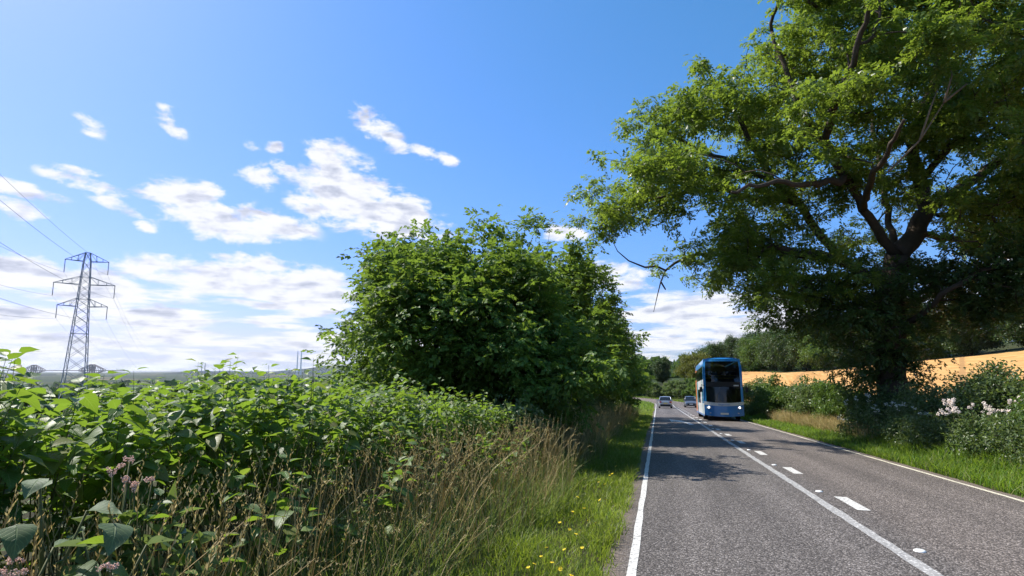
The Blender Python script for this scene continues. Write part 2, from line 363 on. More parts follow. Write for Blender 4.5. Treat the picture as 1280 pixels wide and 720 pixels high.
# ------------------------------------------------------------------ road
def road_pt(s, u, dz=0.0):
    s = np.asarray(s, float); u = np.asarray(u, float); s, u = np.broadcast_arrays(s, u)
    th = np.maximum(s - YB, 0) / RB; R = RB + u; cx = XC - RB
    x = np.where(s > YB, cx + R * np.cos(th), XC + u); y = np.where(s > YB, YB + R * np.sin(th), s)
    z = prof(s) + .035 * (1 - (u / 3.3) ** 2) + dz
    return np.stack([x, y, z], -1)
sv = np.concatenate([np.arange(-25, 60, 1.0), np.arange(60, 200, 1.5)])
def strip(u0, u1, s_arr, dz, nu=2):
    uu = np.linspace(u0, u1, nu); S, U = np.meshgrid(s_arr, uu, indexing='ij')
    V = road_pt(S, U, dz).reshape(-1, 3); a, b2 = len(s_arr), nu
    i2 = np.arange(a - 1)[:, None] * b2 + np.arange(b2 - 1)[None, :]
    return V, np.stack([i2, i2 + 1, i2 + b2 + 1, i2 + b2], 2).reshape(-1, 4)
m = bpy.data.materials.new('asphalt'); m.use_nodes = True; MATS['asphalt'] = m; n = NT(m.node_tree)
tc = n.add('ShaderNodeTexCoord'); ob = tc.outputs['Object']; sp = n.add('ShaderNodeSeparateXYZ'); n.l.new(ob, sp.inputs[0])
vo = n.add('ShaderNodeTexVoronoi'); vo.inputs['Scale'].default_value = 55; n.l.new(ob, vo.inputs['Vector'])
sc2 = n.add('ShaderNodeSeparateColor'); n.l.new(vo.outputs['Color'], sc2.inputs[0])
agg = n.ramp(sc2.outputs[0], [(0, (.064, .055, .049)), (.4, (.112, .097, .086)), (.75, (.165, .144, .129)), (1, (.33, .298, .272))])
edge = n.mapr(vo.outputs['Distance'], .25, .75, 1, .45); ec = n.add('ShaderNodeCombineColor'); [n.l.new(edge, ec.inputs[i]) for i in range(3)]
agg = n.mix(1.0, agg, ec.outputs[0], 'MULTIPLY')
mpv = n.add('ShaderNodeMapping'); n.l.new(ob, mpv.inputs[0]); mpv.inputs['Scale'].default_value = (1.6, .12, 1)
lo_ = n.noise(mpv.outputs[0], 1.3, 5, .6)
def track(c0, w): return n.mapr(n.math('ABSOLUTE', n.math('SUBTRACT', sp.outputs[0], c0)), 0, w, 1, 0)
tr = n.math('MAXIMUM', n.math('MAXIMUM', track(.45, .5), track(1.95, .5)), n.math('MAXIMUM', track(3.55, .6), track(5.0, .6)))
k1 = n.math('ADD', n.math('MULTIPLY', tr, .22), n.math('MULTIPLY', n.math('SUBTRACT', lo_, .5), .95))
f = n.math('ADD', 1.0, k1); fc = n.add('ShaderNodeCombineColor'); [n.l.new(f, fc.inputs[i]) for i in range(3)]
c = n.mix(1.0, agg, fc.outputs[0], 'MULTIPLY')
rlane = n.mapr(sp.outputs[0], 2.5, 3.2, 0, 1)                     # the other lane was surfaced with a browner, paler stone
c = n.mix(n.math('MULTIPLY', rlane, .45), c, n.mix(1.0, c, (1.38, 1.27, 1.17), 'MULTIPLY'))
dust = n.mapr(n.math('ADD', sp.outputs[0], n.math('MULTIPLY', n.math('SUBTRACT', n.noise(ob, 2.5, 5), .5), .3)), -.5, -.25, .75, 0)
dust2 = n.mapr(sp.outputs[0], 5.7, 6.0, 0, .7)
c = n.mix(n.math('MAXIMUM', dust, dust2), c, (.17, .13, .10))
mix_s = n.mapr(n.noise(ob, .9, 6, .7), .62, .7, 0, .28); c = n.mix(mix_s, c, (.08, .075, .07))    # oil and repair stains
p = n.add('ShaderNodeBsdfPrincipled'); p.inputs['Roughness'].default_value = .82; p.inputs['Specular IOR Level'].default_value = .35; n.l.new(c, p.inputs['Base Color'])
b = n.add('ShaderNodeBump'); b.inputs['Strength'].default_value = .75; b.inputs['Distance'].default_value = .012; b.invert = True; n.l.new(vo.outputs['Distance'], b.inputs['Height']); n.l.new(b.outputs[0], p.inputs['Normal'])
o = n.add('ShaderNodeOutputMaterial'); n.l.new(p.outputs[0], o.inputs[0])
V, F = strip(-3.34, 3.28, sv, 0.0, 9)
rs = np.random.RandomState(4); Vr = V.reshape(len(sv), 9, 3)
Vr[:, 0, 0] += rs.normal(0, .035, len(sv)); Vr[:, -1, 0] += rs.normal(0, .03, len(sv))
road = tag(link('road', mesh_np('road', V, F, smooth=True, mat=m)), kind='structure')
def paintmat(name, col, wear):
    m = bpy.data.materials.new(name); m.use_nodes = True; n = NT(m.node_tree)
    tc = n.add('ShaderNodeTexCoord'); ob = tc.outputs['Object']
    w = n.mapr(n.noise(ob, 26, 7, .75), .5 - wear, .62 - wear, 1, 0)
    mp = n.add('ShaderNodeMapping'); n.l.new(ob, mp.inputs[0]); mp.inputs['Scale'].default_value = (7, .5, 1)
    w2 = n.mapr(n.noise(mp.outputs[0], 2.2, 4), .66, .74, 0, .7)
    c = n.mix(n.math('MULTIPLY', n.math('MAXIMUM', w, w2), .8), tuple(col), (.12, .115, .11))
    c = n.mix(n.mapr(n.noise(ob, 4, 5), .3, .7, 0, .3), c, tuple(v * .72 for v in col))
    p = n.add('ShaderNodeBsdfPrincipled'); p.inputs['Roughness'].default_value = .65; n.l.new(c, p.inputs['Base Color'])
    o = n.add('ShaderNodeOutputMaterial'); n.l.new(p.outputs[0], o.inputs[0]); return m
M_paint = paintmat('road_paint', (.64, .62, .57), .10); M_paintw = paintmat('worn_road_paint', (.66, .64, .60), .0); M_painty = paintmat('yellowed_road_paint', (.72, .66, .50), .1)
def line(name, u0, u1, s0, s1, mt, jag=0.0, step=.6):
    sa = np.arange(s0, s1 + 1e-6, step) if s1 - s0 > step else np.array([s0, s1])
    V, F = strip(u0, u1, sa, .005, 2)
    if jag: V[:, 0] += rs.normal(0, jag, len(V))
    return link(name, mesh_np(name, V, F, mat=mt), road)
line('left_edge_line', -3.09, -3.0, -6, 190, M_paint, .006)
line('centre_line', -.375, -.235, -6, 190, M_paintw, .009, .35)
line('right_edge_line', 2.97, 3.06, -6, 190, M_painty, .006)
for k in range(2, 22):
    s0 = 1.55 + 4.15 * k; line('lane_dash', .03, .22, s0 - .1, s0 + 1.15, M_paint, .004)
M_stud = mat('stud_lens', (.82, .82, .78), .25, .6)
for k in range(14):
    s0 = 3.35 + 4.05 * k; q = road_pt(s0, -.07)
    mb = MB(); mb.lathe([(.062, -.01), (.06, .008), (.045, .017), (.02, .019)], q, 10); mb.build('road_stud', M_stud, road, True)
# bent deflection arrow painted on our lane
arr = [(-1.02, 35.6), (-.74, 35.6), (-.86, 38.2), (-1.28, 40.4), (-1.1, 40.9), (-2.0, 43.2), (-1.95, 39.4), (-1.68, 39.9), (-1.16, 38.0)]
mb = MB(); mb.face([tuple(road_pt(v, u_, .0055)) for u_, v in arr]); mb.build('arrow_marking', M_paint, road)

# ------------------------------------------------------------------ golden field on the slope
m = bpy.data.materials.new('ripe_barley'); m.use_nodes = True; n = NT(m.node_tree)
tc = n.add('ShaderNodeTexCoord'); ob = tc.outputs['Object']
mp = n.add('ShaderNodeMapping'); n.l.new(ob, mp.inputs[0]); mp.inputs['Rotation'].default_value = (0, 0, rad(24)); mp.inputs['Scale'].default_value = (1.0, .08, 1)
c = n.ramp(n.noise(mp.outputs[0], 1.6, 6, .6), [(.3, (.38, .19, .055)), (.5, (.55, .295, .10)), (.7, (.68, .40, .155))])
c = n.mix(n.mapr(n.noise(ob, .08, 4), .35, .7, 0, .4), c, (.47, .26, .09))
sx = n.add('ShaderNodeSeparateXYZ'); mq = n.add('ShaderNodeMapping'); n.l.new(ob, mq.inputs[0]); mq.inputs['Rotation'].default_value = (0, 0, rad(24)); n.l.new(mq.outputs[0], sx.inputs[0])
tl = n.math('PINGPONG', n.math('ADD', sx.outputs[0], n.math('MULTIPLY', n.noise(ob, .3, 3), .8)), 6.0); c = n.mix(n.mapr(tl, .25, .5, .6, 0), c, (.26, .15, .06))
p = n.add('ShaderNodeBsdfPrincipled'); p.inputs['Roughness'].default_value = .9; p.inputs['Specular IOR Level'].default_value = .15; n.l.new(c, p.inputs['Base Color'])
b = n.add('ShaderNodeBump'); b.inputs['Strength'].default_value = .7; b.inputs['Distance'].default_value = .15; n.l.new(n.noise(mp.outputs[0], 6, 6, .7), b.inputs['Height']); n.l.new(b.outputs[0], p.inputs['Normal'])
o = n.add('ShaderNodeOutputMaterial'); n.l.new(p.outputs[0], o.inputs[0]); M_field = m
fa, fb = np.meshgrid(np.linspace(0, 1, 90), np.linspace(0, 1, 120), indexing='ij')     # a across from hedge to wood, b along
yy = 12 + 235 * fb; x0 = 12.5 + 0 * yy; x1 = np.interp(yy, [12, 60, 110, 200, 247], [96, 80, 60, 36, 26])
xx = x0 + (x1 - x0) * fa; zz = height(xx, yy) + .12 + .06 * np.sin(xx * 3.1) * np.sin(yy * 2.3)
i2 = np.arange(89)[:, None] * 120 + np.arange(119)[None, :]
tag(link('field', mesh_np('field', np.stack([xx, yy, zz], 2), np.stack([i2, i2 + 120, i2 + 121, i2 + 1], 2).reshape(-1, 4), smooth=True, mat=M_field)), kind='structure')

# ------------------------------------------------------------------ trees
LEAF_T = (np.array([[0, 0, 0], [-.5, .45, .10], [0, 1, -.10], [.5, .45, .10], [0, .45, 0]], float), np.array([[0, 4, 1], [1, 4, 2], [0, 3, 4], [3, 2, 4]]))
LEAF_D = (np.array([[0, 0, 0], [-.5, .42, .14], [0, 1, -.08], [.5, .42, .14]], float), np.array([[0, 2, 1], [0, 3, 2]]))
def scatter_leaves(rs, pts, n_each, sigma, length, width, droop=.35, tmpl=LEAF_D, upb=1.0):
    P = np.repeat(pts, n_each, 0); N = len(P)
    off = rs.normal(0, 1, (N, 3)) * np.asarray(sigma); P = P + off
    fwd = unit(rs.normal(0, 1, (N, 3)) + unit(off) * .6) + np.array([0, 0, -droop]); up = rs.normal(0, .65, (N, 3)) + np.array([0, 0, upb])
    M = frames(fwd, up); L = length * rs.uniform(.65, 1.25, N)
    return instance(tmpl[0], tmpl[1], M, P, np.stack([L * width, L, L], 1))
def spray_template(nl, length, lw, seed, pinnate=True, tri=False):
    r2 = np.random.RandomState(seed); V = []; F = []
    for k in range(nl):
        last = k == nl - 1; t = (k // 2 + .5) / (nl / 2) if pinnate else (k + .5) / nl
        p = np.array([0, t * .75 if not last else .72, -.22 * t * t]); sd_ = 0 if last else (1 if k % 2 else -1)
        d = unit(np.array([sd_ * .95, .55 + .2 * r2.rand() if sd_ else 1.0, -.18 - .25 * r2.rand()])); w = unit(np.cross(d, np.array([r2.normal(0, .3), r2.normal(0, .3), 1.0]))); up = np.cross(w, d); l_ = length * r2.uniform(.8, 1.15); i = len(V)
        if tri: V += [p, p + d * l_ * .8 - w * lw * .5 * l_, p + d * l_ - up * l_ * .1 + w * lw * .45 * l_]; F.append((i, i + 2, i + 1)); continue
        V += [p, p + d * l_ * .42 - w * lw * .5 * l_ + up * l_ * .08, p + d * l_ - up * l_ * .1, p + d * l_ * .42 + w * lw * .5 * l_ + up * l_ * .08]; F += [(i, i + 2, i + 1), (i, i + 3, i + 2)]
    return np.array(V), np.array(F)
ASH_S = [spray_template(7, .47, .62, k, True, True) for k in (1, 2, 3)]; HAZ_S = [spray_template(6, .42, .78, k, False) for k in (4, 5, 6)]
def scatter_sprays(rs, pts, n_each, sigma, size, tms, droop=.25, center=None):
    P = np.repeat(pts, n_each, 0); N = len(P); off = rs.normal(0, 1, (N, 3)) * np.asarray(sigma); P = P + off
    out = unit(P - center) if center is not None else 0
    fwd = unit(rs.normal(0, 1, (N, 3)) * np.array([1, 1, .45]) + unit(off) * .7 + out * .5) + np.array([0, 0, -droop * .5]); up = rs.normal(0, .38, (N, 3)) + np.array([0, 0, 1.0])
    M = frames(fwd, up); L = size * rs.uniform(.7, 1.25, N); kd = rs.randint(0, len(tms), N); VV, FF = [], []; off_ = 0
    for k in range(len(tms)):
        q = kd == k; V, F = instance(tms[k][0], tms[k][1], M[q], P[q], L[q]); VV.append(V); FF.append(F + off_); off_ += len(V)
    return np.concatenate(VV), np.concatenate(FF)
def grow_tree(rs, start, targets, seg=.5, wig=.12, rtip=.012, power=.47, rmin=.0, bend=.35, floors=None):
    """start: list of polylines [(pts)], first is the trunk; every target gets a twig from the nearest wood"""
    P = []; par = []; chains = []
    for pl in start:
        pl = [np.asarray(q, float) for q in pl]
        a = None
        if P:
            d = np.linalg.norm(np.array(P) - pl[0], axis=1); a = int(np.argmin(d))
        ch = [a] if a is not None else []
        prev = pl[0] if a is None else P[a]
        seq = pl if a is None else pl[1:]
        if a is None: P.append(pl[0]); par.append(-1); ch.append(0); seq = pl[1:]
        for q in seq:
            k = max(1, int(np.ceil(np.linalg.norm(q - prev) / seg)))
            for j in range(1, k + 1):
                pos = prev + (q - prev) * j / k + (rs.normal(0, wig * .5, 3) if j < k else 0)
                par.append(ch[-1]); P.append(pos); ch.append(len(P) - 1)
            prev = q
        chains.append(ch)
    root = P[0]; cap = len(P) + len(targets) * 14 + 10
    A = np.zeros((cap, 3)); A[:len(P)] = P; nP = len(P)
    dep = np.zeros(cap)
    for i in range(nP): dep[i] = 0 if par[i] < 0 else dep[par[i]] + np.linalg.norm(A[i] - A[par[i]])
    low = root[2] + .12 * (targets[:, 2].max() - root[2])
    trunkpts = A[:nP].copy()
    order = np.argsort([np.min(np.linalg.norm(trunkpts - t, axis=1)) for t in targets])
    for ti in order:
        t = targets[ti]; d = np.linalg.norm(A[:nP] - t, axis=1) + .06 * dep[:nP] + np.where(A[:nP, 2] > t[2] + .3, .6 * (A[:nP, 2] - t[2]), 0) + np.where(A[:nP, 2] < low, 2.0, 0)
        a = int(np.argmin(d)); p0 = A[a]; D = np.linalg.norm(t - p0)
        k = int(min(12, max(2, math.ceil(D / seg)))); pd = unit(p0 - A[par[a]]) if par[a] >= 0 else np.array([0, 0, 1.0])
        c = p0 + pd * bend * D + rs.normal(0, wig, 3) * D + np.array([0, 0, .10 * D]); ch = [a]
        for j in range(1, k + 1):
            u = j / k; q = (1 - u) ** 2 * p0 + 2 * u * (1 - u) * c + u * u * t
            if j < k: q = q + rs.normal(0, wig * .25, 3) * min(1, D)
            A[nP] = q; par.append(ch[-1]); dep[nP] = dep[ch[-1]] + D / k; ch.append(nP); nP += 1
        chains.append(ch)
    cnt = np.zeros(nP); tips = set(range(nP)) - set(par)
    for i in range(nP - 1, -1, -1):
        if cnt[i] == 0: cnt[i] = 1
        if par[i] >= 0: cnt[par[i]] += cnt[i]
    # count tips only
    cnt = np.zeros(nP); haschild = np.zeros(nP, bool)
    for i in range(nP):
        if par[i] >= 0: haschild[par[i]] = True
    for i in range(nP - 1, -1, -1):
        if not haschild[i]: cnt[i] = 1
        if par[i] >= 0: cnt[par[i]] += cnt[i]
    R = np.maximum(rtip * cnt ** power, rmin)
    if floors:                                                           # limbs keep some girth out to their ends
        for ch, (ra, rb) in zip(chains[:len(start)], floors):
            for j, i in enumerate(ch[1:]): R[i] = max(R[i], ra + (rb - ra) * j / max(1, len(ch) - 2))
    return A[:nP], np.array(par), R, chains
def wood_mesh(name, A, R, chains, material, flare=None):
    mb = MB()
    for ch in chains:
        r = [R[i] for i in ch]
        if len(r) > 1: r[0] = min(r[0], r[1] * 1.25)
        if R[ch[-1]] < .02 and len(r) > 2: r[-1] *= .5
        if flare and ch[0] == 0:
            r = [rr * (1 + flare * math.exp(-(A[i][2] - A[0][2]) / .6)) for rr, i in zip(r, ch)]
        mb.tube([A[i] for i in ch], r, 10 if max(r) > .2 else (7 if max(r) > .06 else 4 if max(r) > .018 else 3), max(r) > .02)
    return mb.mesh(name, material, True)
def tree_object(name, base, wood, leaf_sets, label, cat, group=None, parts=('trunk', 'crown')):
    root = empty(name, base, 0, label, cat, group)
    link(parts[0], wood, root)
    for nm, me in leaf_sets: link(nm, me, root)
    return root
def lumpy_targets(rs, n_clump, per, half, center, rr, shell=.55, flat=.75, zmin=None):
    """clump centres filling an uneven ellipsoid, twig tips round each"""
    C = []
    while len(C) < n_clump:
        v = rs.normal(0, 1, 3); v /= np.linalg.norm(v); q = v * rs.uniform(shell, 1) ** .6
        q = q * half * (1 + .16 * math.sin(3 * v[0] + 5 * v[1] + 2) + .12 * math.sin(6 * v[2] + 4 * v[0])) + center
        if zmin is not None and q[2] < zmin: continue
        C.append(q)
    C = np.array(C); T = np.repeat(C, per, 0); T = T + rs.normal(0, 1, T.shape) * rr * np.array([1, 1, flat])
    if zmin is not None: T[:, 2] = np.maximum(T[:, 2], zmin * .6)
    return T

# --- the great ash on the right verge
def big_ash():
    rs = np.random.RandomState(21); D0 = 24.2
    base = at(1112, 500, D0); base[2] = H1(base[0], base[1]) - .05
    loc = base.copy()
    def P(px, py, dz=0.0): return at(px, py, D0 + dz) - loc
    trunk = [np.zeros(3), P(1113, 470), P(1114, 430), P(1113, 385), P(1118, 345), P(1122, 318)]
    limbs = [trunk,
             [P(1122, 318), P(1145, 292, .5), P(1160, 262, .8), P(1150, 225, .6), P(1140, 190, .3), P(1155, 140, .5), P(1175, 80, 1), P(1180, 10, 1), P(1190, -70, 1)],
             [P(1122, 318), P(1098, 288, -.4), P(1078, 262, -.7), P(1060, 225, -1.2), P(1030, 180, -1.6), P(1000, 140, -1.5), P(985, 95, -1.2), P(965, 40, -.6)],
             [P(1114, 385), P(1085, 345, .8), P(1048, 325, 1.2), P(1026, 295, 1.4), P(1000, 255, 1.2), P(965, 225, 1.0), P(920, 205, .8), P(880, 190, .5), P(840, 170, .2)],
             [P(1085, 345, .8), P(1040, 322, -.2), P(1000, 318, -.6), P(968, 306, -.8)],                       # sawn-off stub
             [P(1000, 255, 1.2), P(955, 250, 1.6), P(905, 235, 2.0), P(860, 240, 2.0), P(810, 250, 2.0), P(770, 262, 2.0)],
             [P(1048, 325, 1.2), P(990, 318, 2.5), P(930, 310, 3.0), P(870, 318, 3.0), P(832, 338, 3.0), P(806, 334, 3.0)],
             [P(1160, 262, .8), P(1200, 235, 1.6), P(1250, 200, 2.4), P(1310, 170, 2.6), P(1380, 150, 2.6), P(1430, 140, 2.6)],
             [P(1150, 225, .6), P(1190, 180, -1.5), P(1240, 130, -3.0), P(1300, 70, -4), P(1340, 10, -4.5)],
             [P(1030, 180, -1.6), P(1050, 120, -3.0), P(1070, 60, -4.2), P(1090, -10, -5), P(1100, -80, -5.2)],
             [P(1122, 318), P(1110, 270, 2.5), P(1100, 210, 4.5), P(1090, 140, 6), P(1085, 60, 6.8), P(1090, -30, 7)],
             [P(1145, 292, .5), P(1190, 300, 2.5), P(1240, 305, 4), P(1300, 300, 5)],
             [P(1114, 430), P(1150, 395, -1.5), P(1190, 360, -2.8), P(1240, 335, -3.4)],
             [P(965, 225, 1.0), P(930, 160, 2.0), P(900, 110, 2.4), P(880, 80, 2.4)],
             [P(1060, 225, -1.2), P(1010, 230, -3.5), P(960, 230, -5), P(915, 240, -5.8)],
             [P(1078, 262, -.7), P(1090, 220, -4), P(1110, 190, -6), P(1130, 150, -7.5)]]
    poly = [(738, 278), (752, 232), (772, 185), (798, 140), (835, 98), (868, 70), (905, 78), (922, 50), (945, 25), (962, -10), (1010, -90), (1100, -150), (1230, -165), (1360, -110), (1450, -10), (1500, 110), (1490, 240), (1430, 330), (1330, 330), (1270, 300), (1215, 262), (1170, 240), (1100, 262), (1045, 285), (1000, 330), (968, 360), (930, 355), (895, 325), (850, 300), (800, 318), (755, 300)]
    holes = [(940, 92, 24, 22), (1020, 165, 20, 10), (885, 272, 18, 14), (1107, 280, 16, 12), (1176, 288, 16, 12), (1216, 215, 16, 16), (1027, 62, 14, 10), (840, 300, 26, 12), (1035, 268, 14, 14), (1075, 175, 9, 9), (910, 165, 10, 8), (1245, 110, 12, 10), (800, 262, 10, 8), (1130, 120, 10, 10)]
    pa = np.array(poly, float)
    def inside(x, y):
        c = False; j = len(pa) - 1
        for i in range(len(pa)):
            if (pa[i, 1] > y) != (pa[j, 1] > y) and x < (pa[j, 0] - pa[i, 0]) * (y - pa[i, 1]) / (pa[j, 1] - pa[i, 1]) + pa[i, 0]: c = not c
            j = i
        return c
    def edge(x, y):
        q = np.array([x, y]); a = pa; b_ = np.roll(pa, -1, 0); ab = b_ - a
        t = np.clip(((q - a) * ab).sum(1) / (ab * ab).sum(1), 0, 1); return np.linalg.norm(a + t[:, None] * ab - q, axis=1).min()
    C = []; tries = 0
    while len(C) < 320 and tries < 60000:
        tries += 1; x = rs.uniform(735, 1500); y = rs.uniform(-165, 365)
        if not inside(x, y): continue
        e = edge(x, y)
        if e < 14 or any(((x - h[0]) / (h[2] + 12)) ** 2 + ((y - h[1]) / (h[3] + 9)) ** 2 < 1 for h in holes): continue
        Dm = min(9.0, .9 + e * .062); dz = rs.uniform(-.62, 1) * Dm
        q = P(x, y, dz)
        if C and np.min(np.linalg.norm(np.array(C) - q, axis=1)) < .85: continue
        C.append(q)
    for (x, y, dz) in [(760, 270, 2), (775, 240, 1.5), (905, 330, 3), (930, 345, 2.5), (955, 365, 2), (985, 385, 1.5), (1010, 395, .5), (975, 350, -1), (1015, 350, -1.5), (850, 322, 3), (1045, 340, -2), (920, 320, -1), (950, 335, -2.2), (985, 365, -2.4), (1000, 340, 2.4), (940, 300, 1.5), (975, 320, 3.2), (910, 350, 1.2), (1020, 370, 2), (1195, 268, 1), (1225, 258, -2), (1250, 285, 1.5), (1285, 268, -1), (1232, 296, -3.2), (1268, 240, -3), (1205, 300, 2.5), (1060, 305, 2.5), (1040, 318, -1.5), (1082, 296, 3.4), (1145, 252, 2.8), (1300, 300, -2), (1180, 250, -3)]: C.append(P(x, y, dz))
    C = np.array(C); per = 10
    T = np.repeat(C, per, 0); T = T + rs.normal(0, 1, T.shape) * np.array([.70, .70, .36]); T[:, 2] += rs.normal(0, .1, len(T))
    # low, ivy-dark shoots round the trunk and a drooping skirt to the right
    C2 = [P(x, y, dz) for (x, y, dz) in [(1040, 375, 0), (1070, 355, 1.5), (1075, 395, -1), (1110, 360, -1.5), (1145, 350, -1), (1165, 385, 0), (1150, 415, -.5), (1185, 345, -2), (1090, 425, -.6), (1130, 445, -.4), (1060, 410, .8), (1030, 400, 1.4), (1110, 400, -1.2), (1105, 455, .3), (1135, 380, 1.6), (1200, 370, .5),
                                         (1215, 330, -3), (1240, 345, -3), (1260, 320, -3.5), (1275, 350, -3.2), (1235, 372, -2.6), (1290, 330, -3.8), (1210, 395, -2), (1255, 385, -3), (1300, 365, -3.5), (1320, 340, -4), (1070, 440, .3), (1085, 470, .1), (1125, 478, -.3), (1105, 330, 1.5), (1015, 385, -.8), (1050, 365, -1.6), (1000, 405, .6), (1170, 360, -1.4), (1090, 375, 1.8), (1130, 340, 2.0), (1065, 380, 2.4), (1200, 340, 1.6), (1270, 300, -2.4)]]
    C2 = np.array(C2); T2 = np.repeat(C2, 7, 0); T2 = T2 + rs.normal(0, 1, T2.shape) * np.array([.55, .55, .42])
    Tall = np.concatenate([T, T2]); A, par, R, ch = grow_tree(rs, limbs, Tall, seg=.55, wig=.11, rtip=.011, power=.53, bend=.4, floors=[(.5, .3)] + [(.2, .05)] * 3 + [(.19, .15)] + [(.15, .045)] * 11)
    wood = wood_mesh('trunk', A, R, ch, M_bark, flare=.5)
    V, F = scatter_sprays(rs, T, 23, (.21, .21, .13), .315, ASH_S, .45)
    V2, F2 = scatter_sprays(rs, T2, 30, (.30, .30, .24), .33, ASH_S, .5)
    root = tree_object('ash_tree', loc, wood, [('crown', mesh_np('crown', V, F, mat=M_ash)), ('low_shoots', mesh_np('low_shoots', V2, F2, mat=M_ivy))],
                       'huge spreading ash tree with dark thick trunk overhanging the road', 'tree')
    mb = MB()                                                          # bare dead twigs on the lowest left limb
    for pl in ([(832, 338), (826, 352), (822, 368), (817, 390)], [(806, 334), (786, 326), (772, 314), (765, 300)], [(826, 352), (832, 362)]):
        mb.tube([P(x, y, 3.0 + .1 * i) for i, (x, y) in enumerate(pl)], [.045 - .011 * i for i in range(len(pl))], 5)
    mb.build('dead_twigs', M_barkd, root, True)
    mb = MB()
    for pl in ([(1110, 215), (1150, 175), (1180, 128), (1205, 90)], [(1150, 175), (1165, 130), (1172, 112)], [(1180, 128), (1190, 95), (1188, 84)], [(1180, 128), (1208, 105)]):
        mb.tube([P(x, y, -5.2 + .2 * i) for i, (x, y) in enumerate(pl)], [.04 - .0105 * i for i in range(len(pl))], 5)
    mb.build('dead_branch', M_deadwood, root, True)
    return root
big_ash()

# --- row of trees on the left verge
def verge_tree(seed, x, y, h, rx, ry, label, nclump, per, nleaf, leafsz, name='hazel_tree', mtl=None, grp=None, lean=(0, 0), taper=.22):
    rs = np.random.RandomState(seed); base = gpt(x, y, -.04)
    half = np.array([rx, ry, h * .52]); cen = np.array([lean[0], lean[1], h * .47])
    T = lumpy_targets(rs, nclump, per, half * .93, cen, .34, .4, .85, zmin=.35); T[:, :2] = (T[:, :2] - cen[:2]) * (1.04 - taper * ss(.42 * h, 1.05 * h, T[:, 2]))[:, None] + cen[:2]
    stems = []
    for k in range(5):
        a = 2 * math.pi * k / 5 + rs.rand(); r = .25
        p0 = np.array([math.cos(a) * r * .4, math.sin(a) * r * .4, 0.0]) if k else np.zeros(3)
        p1 = np.array([math.cos(a) * rx * .25, math.sin(a) * ry * .25, h * .32]); p2 = np.array([math.cos(a) * rx * .42, math.sin(a) * ry * .42, h * .62])
        stems.append([np.zeros(3) if k == 0 else np.zeros(3), p0 + np.array([0, 0, .15]), p1, p2])
    A, par, R, ch = grow_tree(rs, stems, T, seg=.5, wig=.12, rtip=.008, power=.46)
    V, F = scatter_sprays(rs, T, nleaf // 6, (.25, .25, .18), leafsz * 2.6, HAZ_S, .2, cen)
    V[:, 2] = np.maximum(V[:, 2], .02)
    return tree_object(name, base, wood_mesh('trunk', A, R, ch, M_barkd), [('crown', mesh_np('crown', V, F, mat=mtl or M_hazel))], label, 'tree', grp)
G1 = 'trees in a row along the left verge'
verge_tree(36, -5.85, 16.0, 7.0, 3.85, 3.7, 'big rounded bright green bushy tree nearest the camera behind the left hedge', 200, 6, 120, .112, grp=G1, lean=(.25, .2), taper=.34)
verge_tree(32, -5.3, 24.6, 9.1, 3.9, 4.2, 'dark bushy tree just behind the big rounded one in the left row', 130, 6, 110, .12, grp=G1)
verge_tree(33, -4.7, 33.5, 9.4, 3.6, 4.6, 'dark bushy tree third along the left verge row', 100, 6, 96, .135, grp=G1)
verge_tree(34, -4.3, 43.5, 7.8, 3.5, 4.8, 'farthest dark bushy tree at road end of the left row', 90, 6, 84, .155, grp=G1)

# --- wood behind the field and trees beyond the bend: three kinds copied
def proto_tree(seed, h, rx, mtl, nclump, nleaf, leafsz):
    rs = np.random.RandomState(seed); half = np.array([rx, rx, h * .5]); cen = np.array([0, 0, h * .48])
    T = lumpy_targets(rs, nclump, 4, half * .92, cen, .55, .55, .8, zmin=.6)
    A, par, R, ch = grow_tree(rs, [[np.zeros(3), np.array([.1, .05, h * .22]), np.array([0, .1, h * .5])]], T, seg=1.1, wig=.12, rtip=.022, power=.46)
    V, F = scatter_leaves(rs, T, nleaf, (.5, .5, .42), leafsz, .7, droop=.3)
    V[:, 2] = np.maximum(V[:, 2], .05)
    return wood_mesh('trunk', A, R, ch, M_barkd), mesh_np('crown', V, F, mat=mtl)
PT = [proto_tree(41, 11, 4.6, M_far, 95, 95, .34), proto_tree(42, 12.5, 4.0, M_far, 90, 95, .34), proto_tree(43, 9, 4.4, M_hawth, 90, 95, .32), proto_tree(44, 8, 3.4, M_yel, 70, 90, .30)]
def plant(kind, x, y, s, rz, label, group, name='broadleaf_tree'):
    r = empty(name, gpt(x, y, -.1), rz, label, 'tree', group); r.scale = (s, s, s * random.uniform(.92, 1.08))
    link('trunk', PT[kind][0], r); link('crown', PT[kind][1], r); return r
random.seed(5)
G2 = 'trees of the wood behind the golden field'
wood = [(0, 24, 262, 1.0), (1, 31, 252, 1.15), (0, 36, 243, 1.3), (2, 38, 230, 1.45), (1, 40, 216, 1.25), (0, 42, 204, 1.3), (1, 44, 192, 1.2), (2, 47, 180, 1.35), (0, 50, 168, 1.25), (1, 53, 156, 1.2), (2, 57, 144, 1.3), (0, 60, 132, 1.15), (1, 63.5, 121, 1.1), (0, 67, 111, 1.05), (2, 71, 101, 1.1), (1, 74.5, 92, 1.0), (0, 79, 82, 1.0), (2, 84, 72, 1.0), (1, 90, 62, .95),
        (2, 47, 258, 1.5), (1, 56, 222, 1.5), (0, 66, 180, 1.45), (1, 76, 140, 1.3), (0, 88, 108, 1.25)]
for i, (k, x, y, s) in enumerate(wood):
    plant(k, x, y, s, random.uniform(0, 6), 'leafy green tree in the wood above the golden field, ' + ('left of the great tree' if x / y < .26 else 'right of the great tree' if x / y > .42 else 'screened by the great tree'), G2 + (', left part' if x / y < .26 else ', right part' if x / y > .42 else ', middle part'))
plant(3, 9.5, 152, 1.0, .4, 'yellow-green rounded tree beyond the bend just left of the bus', None)
